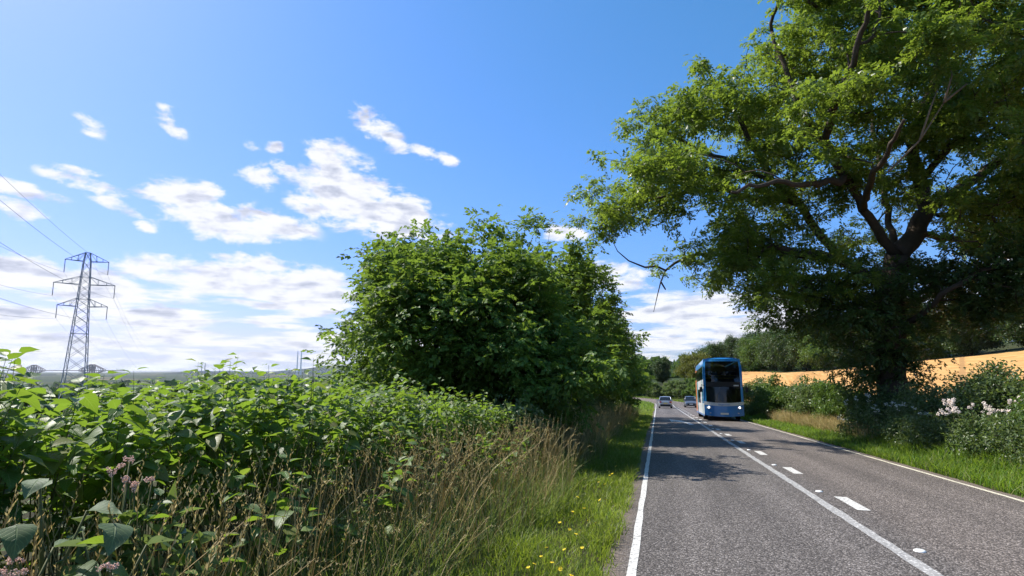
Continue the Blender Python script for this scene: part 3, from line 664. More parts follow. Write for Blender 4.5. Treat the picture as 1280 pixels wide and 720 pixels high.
plant(1, 1.5, 178, .62, 1.1, 'dark slim tree beyond the bend between the yellow tree and the left row', None)
plant(2, -4.5, 165, .72, 2.0, 'pale green tree beyond the bend at the end of the left row', None)
plant(0, 15, 175, .95, 2.6, 'dark tree partly hidden behind the bus roof', None)
plant(1, 20, 205, .85, .6, 'dark green tree rising behind the right side of the bus roof', None)

# ------------------------------------------------------------------ shrubs
def shrub(seed, x, y, w, l, h, mtl, nclump, nleaf, leafsz, name, label, rz=0.0, group=None, cat='shrub', stemm=None, width=.6, flat=.8):
    rs = np.random.RandomState(seed); base = gpt(x, y, -.03)
    T = lumpy_targets(rs, nclump, 5, np.array([w, l, h * .55]) * .9, np.array([0, 0, h * .42]), .2, .45, flat, zmin=.12)
    A, par, R, ch = grow_tree(rs, [[np.zeros(3), np.array([.02, 0, h * .3]), np.array([0, .05, h * .55])], [np.zeros(3), np.array([.3 * w, .2 * l, h * .4])], [np.zeros(3), np.array([-.3 * w, -.3 * l, h * .4])], [np.zeros(3), np.array([.1, -.6 * l, h * .35])], [np.zeros(3), np.array([.1, .6 * l, h * .35])]], T, seg=.3, wig=.12, rtip=.005, power=.42)
    V, F = scatter_leaves(rs, T, int(nleaf * .62), (.12, .12, .10), leafsz * 1.24, width, droop=.25)
    V[:, 2] = np.maximum(V[:, 2], .01)
    root = empty(name, base, rz, label, cat, group)
    link('stems', wood_mesh('stems', A, R, ch, stemm or M_barkd), root); link('foliage', mesh_np('foliage', V, F, mat=mtl), root)
    return root
GR = 'shrubs of the right hand hedge'
shrub(51, 9.4, 15.0, 1.3, 2.4, 2.9, M_hawth, 110, 80, .085, 'elder_bush', 'tall leafy bush at the right edge of the picture behind the pink-white flowers', group=GR)
shrub(52, 9.0, 18.6, 1.0, 1.8, 2.0, M_bram, 90, 80, .08, 'bramble_bush', 'bramble bush with pale leaves right of the great tree below the field', group=GR)
shrub(53, 8.8, 22.0, 1.0, 1.9, 1.55, M_bram, 60, 65, .08, 'bramble_bush', 'low tangled bramble just right of the great tree trunk', group=GR)
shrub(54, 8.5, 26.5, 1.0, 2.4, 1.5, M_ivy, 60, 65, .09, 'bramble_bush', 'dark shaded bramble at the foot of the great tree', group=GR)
shrub(55, 8.6, 31.5, 1.1, 2.6, 2.0, M_hawth, 65, 60, .10, 'hawthorn_bush', 'bright green rounded hedge bush left of the great tree trunk', group=GR)
shrub(56, 8.5, 37.0, 1.1, 2.8, 2.3, M_bram, 65, 55, .11, 'hawthorn_bush', 'grey-green hedge bush in the gap between bus and bright bush', group=GR)
shrub(57, 8.0, 44.0, 1.2, 3.0, 2.7, M_hawth, 65, 60, .12, 'hawthorn_bush', 'dark green hedge bush close to the right side of the bus', group=GR)
shrub(58, 7.7, 51.0, 1.2, 3.6, 3.0, M_bram, 65, 55, .13, 'hawthorn_bush', 'hedge bush partly hidden behind the bus on its right', group=GR)
shrub(59, 7.9, 16.0, .6, 2.4, .85, M_bram, 40, 70, .07, 'bramble_bush', 'low bramble at the verge edge below the pink-white flowers', group=GR)
shrub(60, 7.8, 20.6, .55, 2.4, .8, M_bram, 40, 70, .07, 'bramble_bush', 'low weedy scrub on the verge right of the dry grass', group=GR)
shrub(65, 9.6, 11.0, 1.2, 2.0, 2.5, M_bram, 90, 75, .085, 'bramble_bush', 'bramble bush cut by the right frame edge nearest the camera', group=GR)
shrub(66, 7.9, 12.4, .6, 2.0, .8, M_bram, 40, 70, .07, 'bramble_bush', 'low bramble on the verge at the right frame edge', group=GR)
# hedge on the outside of the bend, seen end-on beyond the cars
GB = 'hedge bushes on the far side of the bend'
bend_proto = []
for k in range(9):
    th = rad(2 + 9.5 * k); R_ = RB + 6.2; x = XC - RB + R_ * math.cos(th); y = YB + R_ * math.sin(th)
    if k < 3: bend_proto.append(shrub(70 + k % 3, x, y, 2.2, 5.6, 3.9 + .4 * (k % 2), M_hawth if k % 2 else M_bram, 90, 70, .2, 'hedge_bush', 'green hedge bush lining the far side of the bend', rz=th, group=GB)); continue
    e = empty('hedge_bush', gpt(x, y, -.03), th + (math.pi if k % 2 else 0), 'green hedge bush lining the far side of the bend', 'shrub', GB)
    for c in bend_proto[k % 3].children: link(c.name.split('.')[0], c.data, e)
# dark undergrowth between the left row of trees and the verge
GL = 'undergrowth below the left row of trees'
for k, (x, y, lab) in enumerate([(-3.6, 13.2, 'dark leafy undergrowth below the front of the big rounded tree'), (-3.5, 18.5, 'shaded undergrowth under the right side of the big rounded tree'), (-3.4, 24.5, 'shaded undergrowth below the second tree of the left row'), (-3.3, 31.0, 'shaded undergrowth below the third tree of the left row'), (-3.2, 38.5, 'shaded undergrowth below the far trees of the left row')]):
    shrub(90 + k, x, y, 1.0, 3.2, 1.5, M_bram, 60, 60, .10, 'undergrowth_bush', lab, group=GL)

# ------------------------------------------------------------------ broad-leaved hedge in the left foreground
def leaf_template(curl, fold, wav, seed, nrow=4, wmax=.30):
    rs = np.random.RandomState(seed); V = []; UV = []
    vs = np.linspace(0, 1, nrow + 1)
    for v in vs:
        w = wmax * (math.sin(math.pi * min(1, v * 1.02) ** .62)) ** .9 if 0 < v < 1 else 0.0
        if v >= 1: w = 0.004
        if v <= 0: w = 0.02
        zc = -curl * v * v
        for t in (-1, 0, 1):
            V.append((t * w, v, zc + abs(t) * w * fold + (rs.normal(0, wav) if t else 0))); UV.append((.5 + .5 * t, v))
    F = []
    for r in range(nrow):
        for t in range(2):
            a = r * 3 + t; F += [(a, a + 1, a + 4), (a, a + 4, a + 3)]
    return np.array(V), np.array(F), np.array(UV)
LSH = [(.18, .35, .012, 1, .30), (.32, .25, .018, 2, .30), (.08, .5, .012, 3, .30), (.40, .15, .02, 4, .34)]
LT = [leaf_template(*q[:4], 5, q[4]) for q in LSH]; LTF = [leaf_template(*q[:4], 2, q[4]) for q in LSH]
def left_hedge():
    rs = np.random.RandomState(77)
    stems = []; LP = []; LF = []; LU = []; LS = []
    def stem(x, y, h, lean, nl, lmin, lsz):
        g = H1(x, y); base = np.array([x, y, g - .03]); top = base + np.array([lean[0], lean[1], h]); c = base + np.array([lean[0] * .15, lean[1] * .15, h * .65])
        pts = [(1 - t) ** 2 * base + 2 * t * (1 - t) * c + t * t * top for t in np.linspace(0, 1, 6)]
        stems.append((pts, h)); a0 = rs.rand() * 6.28
        for k in range(nl):
            t = min(1.0, lmin + (1 - lmin) * ((k + rs.rand() * .6) / (nl - .8)) ** .55); p = (1 - t) ** 2 * base + 2 * t * (1 - t) * c + t * t * top
            a = a0 + k * 2.4 + rs.normal(0, .3); pt = .5 * (1 - t) + .05
            d = np.array([math.cos(a), math.sin(a), rs.uniform(-.45, .15) + (.6 if k >= nl - 2 else 0)])
            LP.append(p + d * .02); LF.append(d); LU.append(np.array([rs.normal(0, .3) - .15, rs.normal(0, .3), 1.0])); LS.append(lsz * rs.uniform(.6, 1.2) * (1.1 - .35 * max(0, t - .75) / .25))
    # body of the hedge
    for i in range(1250):
        y = .2 + 13.6 * rs.rand() ** .95; dep = rs.rand() ** .8
        x = -3.0 - 2.5 * dep
        zt_ = float(np.interp(y, [0, 3, 6, 8.5, 11, 13, 15], [1.50, 1.50, 1.42, 1.30, .98, .55, .2])); h = max(.35, (zt_ + .08 * math.sin(y * 2.3 + x) + .07 * math.sin(y * 5.1 + x * 3) + rs.normal(0, .10) - H1(x, y)) * (.86 + .14 * float(ss(0, .18, dep))))
        stem(x, y, float(h), (rs.normal(.10 * (1 - dep) , .12), rs.normal(0, .14)), 18, .34 if dep < .3 else .12 if dep > .5 else .25, .145)
    # shoots leaning out over the tall grass
    for i in range(90):
        y = .6 + 12 * rs.rand(); stem(-2.7 + rs.normal(0, .15), y, rs.uniform(.45, 1.15), (rs.uniform(.1, .4), rs.normal(0, .15)), 9, .35, .13)
    # the few tall shoots that stand above the rest against the sky
    for (px, py, dep) in [(18, 440, 3.4), (8, 455, 3.3), (180, 458, 4.2), (282, 447, 4.6), (292, 452, 4.7), (345, 452, 5.2), (390, 443, 5.2), (396, 455, 5.3), (235, 462, 5.0), (520, 478, 7.5), (545, 472, 8.0), (110, 462, 3.8)]:
        q = at(px, py, dep); x, y = q[0], q[1]; stem(x, y, q[2] - H1(x, y) + .0, (rs.normal(0, .05), rs.normal(0, .05)), 13, .35, .125)
    LP, LF, LU, LS = map(np.array, (LP, LF, LU, LS)); LP[:, 2] = np.maximum(LP[:, 2], height(LP[:, 0], LP[:, 1]) + .06)
    M = frames(LF, LU)
    root = empty('hedge', gpt(-4.0, 6.0, -.02), 0, 'broad-leaved bright green hedge filling the left foreground behind the tall grass', 'hedge'); loc = np.array(root.location)
    mb = MB()
    for pts, h in stems: mb.tube([p - loc for p in pts], [.008, .007, .006, .005, .003, .0012], 4, False)
    mb.build('stems', M_stem, root, True)
    dist = np.linalg.norm(LP - CAM, axis=1); hd = (LP - CAM) @ _f
    pxx = 640 + FPX * ((LP - CAM) @ _r) / np.maximum(hd, .1); pyy = 360 - FPX * ((LP - CAM) @ _u) / np.maximum(hd, .1)
    vis = (hd > .8) & (pxx > -20) & (pxx < 700) & (pyy < 740) & ((LP[:, 0] > -3.5) | (LP[:, 2] - height(LP[:, 0], LP[:, 1]) > 1.5))
    score = np.where(vis, LS / dist, -1); pick = np.argsort(-score)[:300]; sel = np.zeros(len(LP), bool); sel[pick] = True
    kind = rs.randint(0, 4, len(LP))
    meshes = [mesh_np('leaf', t[0], t[1], uv=t[2], smooth=True, mat=M_hedge1) for t in LT]
    for i in np.where(sel)[0]:
        o = link('leaf', meshes[kind[i]], root)
        mtx = Matrix([[*(M[i][r] * LS[i] * 1.15), LP[i][r] - loc[r]] for r in range(3)] + [[0, 0, 0, 1]])
        o.matrix_local = mtx
    VV, FF, UU = [], [], []; off = 0
    for k in range(8):
        far_ = (LP[:, 1] > 5.5) | (LP[:, 0] < -4.2); s = (~sel) & (kind == k % 4) & (far_ if k > 3 else ~far_); t = LT[k] if k < 4 else LTF[k - 4]
        V, F = instance(t[0], t[1], M[s], LP[s] - loc, LS[s]); VV.append(V); FF.append(F + off); UU.append(np.tile(t[2], (s.sum(), 1))); off += len(V)
    tag(link('foliage', mesh_np('foliage', np.concatenate(VV), np.concatenate(FF), uv=np.concatenate(UU), smooth=True, mat=M_hedge), root), kind='stuff')
# single leaves vary by object instead of by island
M_hedge1 = M_hedge.copy(); M_hedge1.name = 'broad_leaf_single'
nt = M_hedge1.node_tree; oi = nt.nodes.new('ShaderNodeObjectInfo')
for l in list(nt.links):
    if l.from_socket.name == 'Random Per Island': nt.links.new(oi.outputs['Random'], l.to_socket)
left_hedge()

# big grey-green leaved plants at the foot of the hedge
M_bur = leafmat('burdock_leaf', [(.10, .15, .07), (.13, .18, .09), (.08, .13, .05)], .3, (.30, .40, .12), rough=.6, spec=.25, veins=True, patch=.2, pscale=2)
for l in list(M_bur.node_tree.links):
    if l.from_socket.name == 'Random Per Island': q_ = M_bur.node_tree.nodes.new('ShaderNodeObjectInfo'); M_bur.node_tree.links.new(q_.outputs['Random'], l.to_socket)
BL = [leaf_template(.25, .25, .03, 11, 7, .40), leaf_template(.4, .2, .035, 12, 7, .42), leaf_template(.12, .4, .03, 13, 7, .38)]
BM = [mesh_np('leaf', t[0], t[1], uv=t[2], smooth=True, mat=M_bur) for t in BL]
def burdock(seed, px, py, dep, label):
    r2 = np.random.RandomState(seed); q = at(px, py, dep); root = empty('burdock_plant', gpt(q[0], q[1], -.02), 0, label, 'plant', 'large-leaved plants at the foot of the left hedge'); h = q[2] - H1(q[0], q[1]); mb = MB()
    for k in range(11):
        a = k * 2.4 + r2.rand(); z = h * (.35 + .65 * k / 10); tip = np.array([.14 * math.cos(a), .14 * math.sin(a), z]); mb.tube([(0, 0, 0), tip * np.array([.2, .2, .7]), tip], [.010, .008, .005], 5)
        d = np.array([math.cos(a), math.sin(a), r2.uniform(-.5, .2)]); Mx = frames(d[None], np.array([[r2.normal(0, .3), r2.normal(0, .3), 1.0]]))[0]; L = r2.uniform(.10, .18)
        o = link('leaf', BM[k % 3], root); o.matrix_local = Matrix([[*(Mx[r] * L), tip[r]] for r in range(3)] + [[0, 0, 0, 1]])
    mb.build('stem', M_stem, root, True)
burdock(1, 70, 585, 2.45, 'large grey-green leaved plant low in the left hedge near the frame edge')
burdock(2, 20, 640, 2.2, 'large-leaved plant in the bottom left corner of the picture')
burdock(3, 140, 640, 2.5, 'large-leaved plant low down between hedge and dry grass at lower left')

# ------------------------------------------------------------------ grasses
def blade_template(bend, segs=4, w=.5):
    V = []; F = []
    for k in range(segs):
        t = k / segs; ww = w * (1 - t * .75); V += [(-ww, bend * t * t, t - .25 * bend * t * t), (ww, bend * t * t, t - .25 * bend * t * t)]
    V.append((0, bend, 1 - .25 * bend)); 
    for k in range(segs - 1): a = 2 * k; F += [(a, a + 1, a + 3), (a, a + 3, a + 2)]
    a = 2 * (segs - 1); F.append((a, a + 1, a + 2)); return np.array(V), np.array(F)
BT = [blade_template(b) for b in (.15, .45, .85)] ; BT2 = [blade_template(b, 3) for b in (.2, .5, .9)]
def yaw_mats(rs, N, tilt=.2):
    a = rs.uniform(0, 6.283, N); up = np.stack([rs.normal(0, tilt, N), rs.normal(0, tilt, N), np.ones(N)], 1)
    return frames(np.stack([np.cos(a), np.sin(a), np.zeros(N)], 1), up)
def blades(rs, x, y, hgt, wid, tm=BT, tilt=.22):
    s_, u_ = road_coords(x, y); zb = np.where(np.abs(u_) < 3.5, prof(s_) - .005, height(x, y) - .015); P = np.stack([x, y, zb], 1); N = len(P); M = yaw_mats(rs, N, tilt); kind = rs.randint(0, len(tm), N)
    VV, FF = [], []; off = 0
    for k in range(len(tm)):
        s = kind == k; V, F = instance(tm[k][0], tm[k][1], M[s], P[s], np.stack([wid[s], hgt[s], hgt[s]], 1)); VV.append(V); FF.append(F + off); off += len(V)
    return np.concatenate(VV), np.concatenate(FF)
def sample_y(rs, N, y0, y1): # more blades close by
    u = rs.rand(N); return (y0 ** .45 + u * (y1 ** .45 - y0 ** .45)) ** (1 / .45)
def tuft(x, y, f): return .5 + .5 * np.sin(x * f * 1.7 + 1.3 * np.sin(y * f)) * np.cos(y * f * 1.1 + 2.0 * np.sin(x * f * .7))
def verge_left():
    rs = np.random.RandomState(101); N = 50000
    y = sample_y(rs, N, 2.0, 75); e = -.50 - .12 * tuft(0 * y, y, 1.9) + .04 * rs.normal(0, 1, N) ; x = e - rs.rand(N) ** 1.25 * 1.3
    tf = tuft(x, y, 2.2); hgt = (.09 + .16 * tf) * rs.uniform(.6, 1.3, N) * (1 + .35 * (x < -1.3)); wid = .006 + .0006 * y
    keep = rs.rand(N) < .55 + .45 * tf
    V, F = blades(rs, x[keep], y[keep], hgt[keep], wid[keep] * 1.1, BT2, tilt=.35)
    tag(link('verge_grass', mesh_np('verge_grass', V, F, mat=M_grass)), 'short bright green verge grass beside the left white line', 'grass', kind='stuff')
verge_left()
def verge_bend():
    rs = np.random.RandomState(111); N = 15000; sv_ = rs.uniform(62, 185, N); inner = rs.rand(N) < .6
    u = np.where(inner, -3.4 - rs.rand(N) * 4.5, 3.35 + rs.rand(N) * 3.2); q = road_pt(sv_, u); ok = (u < 0) | (sv_ > 100); q = q[ok]; N = len(q)
    V, F = blades(rs, q[:, 0], q[:, 1], rs.uniform(.15, .5, N), np.full(N, .07), BT2, .3)
    tag(link('verge_grass', mesh_np('verge_grass', V, F, mat=M_rgrass)), 'green grass on both verges round the distant bend', 'grass', kind='stuff')
verge_bend()
def verge_right():
    rs = np.random.RandomState(102); N = 38000
    y = sample_y(rs, N, 6.0, 80); x = 5.98 + .08 * tuft(0 * y, y, 1.4) + rs.rand(N) ** .9 * 1.7
    tf = tuft(x, y, 1.5); hgt = (.14 + .20 * tf + .10 * ss(6.6, 7.6, x)) * rs.uniform(.6, 1.3, N); wid = .007 + .0006 * y
    V, F = blades(rs, x, y, hgt, wid * 1.3, BT2, tilt=.3)
    tag(link('verge_grass', mesh_np('verge_grass', V, F, mat=M_rgrass)), 'lush bright green grass verge along the right white line', 'grass', kind='stuff')
verge_right()
def tall_grass():
    rs = np.random.RandomState(103); N = 26000
    y = sample_y(rs, N, 1.2, 60); x = -1.55 - rs.rand(N) * 1.6 + .18 * np.sin(y * .9)
    tf = tuft(x, y, 1.6); hgt = (.35 + .40 * tf) * rs.uniform(.6, 1.25, N) * (.75 + .25 * ss(-1.4, -2.2, x)); wid = .0055 + .0005 * y
    V, F = blades(rs, x, y, hgt, wid, BT2, tilt=.22)
    tag(link('tall_grass', mesh_np('tall_grass', V, F, mat=M_tgrass)), 'tall olive green grass in front of the left hedge', 'grass', kind='stuff')
    # flowering stalks with seed heads
    def stalk_template(bend, seed, drop):
        r2 = np.random.RandomState(seed); V = []; F = []
        pts = [np.array([0, bend * t * t, t - .3 * bend * t * t]) for t in np.linspace(0, 1, 5)]
        for p in pts:
            for j in range(3): a = j * 2.094; V.append(p + .0032 * (1 - .5 * p[2]) * np.array([math.cos(a), math.sin(a), 0]))
        for k in range(4):
            for j in range(3):
                a = k * 3 + j; b = k * 3 + (j + 1) % 3; F += [(a, b, b + 3), (a, b + 3, a + 3)]
        d = unit(pts[-1] - pts[-2])
        for k in range(13):                                            # spikelets
            t = k / 12; p = pts[-1] - d * .02 + d * (t * .20 - .08) + np.array([0, 0, -drop * t * t * .1]); a = k * 2.4
            o = unit(np.array([math.cos(a) * .42, math.sin(a) * .42, 1.0 - drop * .8])); s = .030 * (1 - .4 * t); side = np.cross(o, np.array([.3, .2, 1.0])); side /= np.linalg.norm(side); i = len(V)
            V += [p, p + o * s * .5 + side * s * .13, p + o * s, p + o * s * .5 - side * s * .13]; F += [(i, i + 1, i + 2), (i, i + 2, i + 3)]
        return np.array(V), np.array(F)
    ST = [stalk_template(.12, 1, 0), stalk_template(.3, 2, .4), stalk_template(.55, 3, .9), stalk_template(.2, 4, .2)]
    N = 9800; y = sample_y(rs, N, 1.0, 48); x = -1.5 - rs.rand(N) * 1.65 + .15 * np.sin(y * .9)
    dens = np.clip(.12 + .88 * ss(.8, 2.6, y) * (.22 + .78 * tuft(x * .9, y, 1.1) ** 1.3), 0, 1); keep = rs.rand(N) < dens; x, y = x[keep], y[keep]; N = len(x)
    hgt = rs.uniform(.5, 1.22, N) * (.70 + .28 * ss(-1.4, -2.1, x)); P = np.stack([x, y, height(x, y) - .02], 1); M = yaw_mats(rs, N, .16); kind = rs.randint(0, 4, N); th = 1 + .07 * y
    VV, FF = [], []; off = 0
    for k in range(4):
        s = kind == k; V, F = instance(ST[k][0], ST[k][1], M[s], P[s], np.stack([hgt[s] * th[s], hgt[s] * np.where(th[s] > 2, 1.2, 1), hgt[s]], 1)); VV.append(V); FF.append(F + off); off += len(V)
    tag(link('dry_grass', mesh_np('dry_grass', np.concatenate(VV), np.concatenate(FF), mat=M_straw)), 'straw coloured seed-headed dry grass along the left hedge', 'grass', kind='stuff')
    # dry grass clump on the right verge in front of the hedge
    N = 7000; y = 23 + 20 * rs.rand(N); x = 7.2 + .85 * rs.rand(N); hgt = rs.uniform(.65, 1.25, N) * (.5 + .5 * tuft(x, y, .5)) * ss(21, 26, y); wid = np.full(N, .022)
    V, F = blades(rs, x, y, hgt, wid, BT2, .2)
    tag(link('dry_grass', mesh_np('dry_grass', V, F, mat=M_straw)), 'pale dry grass on the right verge between the bus and the great tree', 'grass', kind='stuff')
tall_grass()

# ------------------------------------------------------------------ flowers
M_yellow = mat('yellow_petal', (.85, .62, .02), .5, .3); M_pinkw = mat('pinkish_white_floret', (.84, .72, .62), .7, .2, noise=.12, nscale=60); M_white = mat('white_floret', (.78, .77, .66), .7, .2)
def yellow_flower_meshes():
    mb = MB(); mb.tube([(0, 0, 0), (.01, 0, .5), (0, .02, 1)], .02, 4)
    st = mb.mesh('stem', M_stem, True); mb = MB()
    for k in range(11):
        a = 2 * math.pi * k / 11; a2 = a + .2; c = (math.cos(a), math.sin(a)); d = (-c[1], c[0])
        mb.face([(0, 0, 0), (c[0] * .6 + d[0] * .16, c[1] * .6 + d[1] * .16, .1), (c[0], c[1], .18), (c[0] * .6 - d[0] * .16, c[1] * .6 - d[1] * .16, .1)])
    mb.lathe([(.3, .0), (.3, .12), (.15, .2)], (0, 0, 0), 8)
    return st, mb.mesh('flower_head', M_yellow)
yst, yhd = yellow_flower_meshes(); rs = np.random.RandomState(7)
for (px, py) in [(700, 706), (668, 700), (690, 702), (676, 695), (714, 716), (725, 665), (683, 683), (712, 660), (745, 655), (750, 628), (756, 606), (730, 637), (722, 622), (757, 622), (700, 650), (735, 650), (765, 592), (770, 585), (762, 596), (776, 555), (780, 552), (774, 560), (740, 610), (705, 690), (728, 690), (660, 712), (716, 640), (748, 600), (785, 548), (720, 672)]:
    d = ray(px, py); t = -(CAM[2] - .18) / (d[2] + .042 * d[1]); q = CAM + t * d
    z = .18 + rs.uniform(-.03, .05); f = empty('yellow_flower', gpt(q[0], q[1], -.01), rs.rand() * 6, 'small yellow daisy-like flower in the left verge grass', 'flower', 'yellow flowers in the left verge')
    s_ = link('stem', yst, f); s_.scale = (.12, .12, z + .02); h_ = link('flower_head', yhd, f); h_.location = (0, .0024, z); sc = rs.uniform(.018, .026) * (1 + q[1] * .02); h_.scale = (sc, sc, sc); h_.rotation_euler = (rs.normal(0, .3), rs.normal(0, .3), 0)
def umbel_plant(seed, x, y, h, r, mt, name, label, group, nhead=3, florets=150, lean=(0, 0)):
    r2 = np.random.RandomState(seed); root = empty(name, gpt(x, y, -.02), 0, label, 'flower', group); mb = MB(); heads = []
    for k in range(nhead):
        tip = np.array([lean[0] + r2.normal(0, r * 1.1), lean[1] + r2.normal(0, r * 1.1), h * r2.uniform(.9, 1.04)]); mb.tube([(0, 0, 0), tip * np.array([.2, .2, .6]), tip], [.008, .006, .004], 5)
        n_ = florets; a = r2.rand(n_) * 6.283; rr = np.sqrt(r2.rand(n_)) * r; cl = r2.randint(0, 7, n_); cc = r2.normal(0, r * .55, (7, 3)) * np.array([1, 1, .6]); P = cc[cl] + unit(r2.normal(0, 1, (n_, 3))) * r * .38 * r2.rand(n_, 1) ** .4 + tip
        M = yaw_mats(r2, n_, .8); oc = np.array([[1, 0, 0], [-1, 0, 0], [0, 1, 0], [0, -1, 0], [0, 0, 1], [0, 0, -1.0]]); of = np.array([[0, 2, 4], [2, 1, 4], [1, 3, 4], [3, 0, 4], [2, 0, 5], [1, 2, 5], [3, 1, 5], [0, 3, 5]])
        V, F = instance(oc, of, M, P, np.full(n_, r * .11) * r2.uniform(.7, 1.3, n_)); heads.append(mesh_np('flower_head', V, F, mat=mt))
    mb.build('stem', M_stem, root, True)
    for me in heads: link('flower_head', me, root)
    T = np.array([[r2.normal(0, .12), r2.normal(0, .12), h * r2.uniform(.25, .8)] for _ in range(10)]); V, F = scatter_leaves(r2, T, 7, .06, .13, .4, droop=.4); link('leaves', mesh_np('leaves', V, F, mat=M_bram), root)
GF = 'pink-white flower clusters on the right hedge'
for i, (px, py, lab) in enumerate([(1206, 502, 'pink-white flower cluster on the bramble, leftmost upper one of the group'), (1188, 510, 'pink-white flower cluster lowest on the left of the group'), (1216, 509, 'small pink-white flower cluster right of the leftmost ones'), (1240, 507, 'pink-white flower cluster in the middle right of the hedge'), (1268, 499, 'pink-white flower cluster nearest the right frame edge'), (1236, 517, 'small pink-white flower cluster below the middle one')]):
    q = at(px, py, 14.6 - .1 * i); umbel_plant(200 + i, q[0], q[1], q[2] - H1(q[0], q[1]), 0.125 if i not in (2, 5) else .09, M_pinkw, 'agrimony_plant', lab, GF, 2 if i not in (2, 5) else 1)
for i in range(16):
    px = 1048 + 7.5 * i + rs.uniform(-4, 4); py = 490 + rs.uniform(0, 36) + .06 * (px - 1048); q = at(px, py, 22.5 - i * .35); umbel_plant(230 + i, q[0], q[1], max(.5, q[2] - H1(q[0], q[1])), .05, M_white, 'cow_parsley', 'slender white-flowered plant on the verge in front of the great tree', 'white umbel flowers before the great tree', 3, 50)
for i, (px, py, dep, lab) in enumerate([(170, 706, 2.25, 'pale pink thistle-like flower heads at the bottom of the left hedge'), (152, 578, 2.9, 'pale pink flower heads half hidden among hedge leaves on the left'), (12, 690, 2.1, 'pale pink flower heads at the bottom left corner'), (178, 590, 3.0, 'small dusky pink flower heads beside the half hidden ones')]):
    q = at(px, py, dep); umbel_plant(260 + i, q[0], q[1], q[2] - H1(q[0], q[1]), .032, mat('dusky_pink_floret', (.80, .52, .40), .7, .2), 'agrimony_plant', lab, 'pale pink flowers in the left hedge', 3, 90)

# ------------------------------------------------------------------ double-decker bus
M_blue = mat('bus_blue', (.03, .20, .55), .28, .5, coat=.6, noise=.08, nscale=2); M_lblue = mat('bus_light_blue', (.03, .27, .62), .28, .5, coat=.6)
M_bwhite = mat('bus_white', (.74, .74, .72), .35, .5, coat=.4, noise=.06, nscale=2); M_orange = mat('bus_orange', (.62, .17, .03), .35, .5, coat=.4); M_teal = mat('bus_teal', (.05, .32, .40), .35, .5, coat=.4)
M_silver = mat('pale_grey_panel', (.62, .64, .66), .4, .5, coat=.3); M_black = mat('black_trim', (.012, .012, .014), .5, .4); M_rub = mat('tyre_rubber', (.018, .018, .019), .85, .2); M_rim = mat('wheel_rim', (.45, .46, .48), .35, .5, metal=.8)
M_lamp = mat('lit_headlamp', (.9, .9, .9), .2, .5, emit=(.95, .97, 1.0), estr=3.0); M_lens = mat('lamp_glass', (.5, .52, .55), .1, .7); M_red = mat('tail_lamp_red', (.45, .012, .012), .25, .6); M_plate = mat('plate_white', (.75, .75, .70), .5, .4); M_platey = mat('plate_yellow', (.75, .55, .06), .5, .4)
def glassmat():
    m = bpy.data.materials.new('tinted_glass'); m.use_nodes = True; n = NT(m.node_tree)
    t = n.add('ShaderNodeBsdfTransparent'); t.inputs[0].default_value = (.30, .34, .36, 1); g = n.add('ShaderNodeBsdfGlossy'); g.inputs['Roughness'].default_value = .03; g.inputs[0].default_value = (.9, .9, .9, 1)
    fr = n.add('ShaderNodeFresnel'); fr.inputs[0].default_value = 1.5; ms = n.add('ShaderNodeMixShader'); n.l.new(fr.outputs[0], ms.inputs[0]); n.l.new(t.outputs[0], ms.inputs[1]); n.l.new(g.outputs[0], ms.inputs[2])
    o = n.add('ShaderNodeOutputMaterial'); n.l.new(ms.outputs[0], o.inputs[0]); return m
M_glass = glassmat(); M_dark = mat('dark_interior', (.02, .021, .023), .7, .3); M_reflect = mat('reflection_panel', (.45, .50, .60), .5, .4)
def wheel(parent, x, y, r, w, name='wheel'):
    mb = MB(); mb.lathe([(r * .62, -w / 2), (r * .93, -w / 2), (r, -w * .36), (r, w * .36), (r * .93, w / 2), (r * .62, w / 2)], (x, y, r), 20, 'x'); wh = mb.build(name, M_rub, parent, True)
    mb = MB(); mb.lathe([(.05, -w / 2 - .012), (r * .3, -w / 2 - .012), (r * .6, -w * .42), (r * .6, w * .42), (r * .3, w / 2 + .012), (.05, w / 2 + .012)], (x, y, r), 14, 'x'); mb.build('rim', M_rim, wh, True)
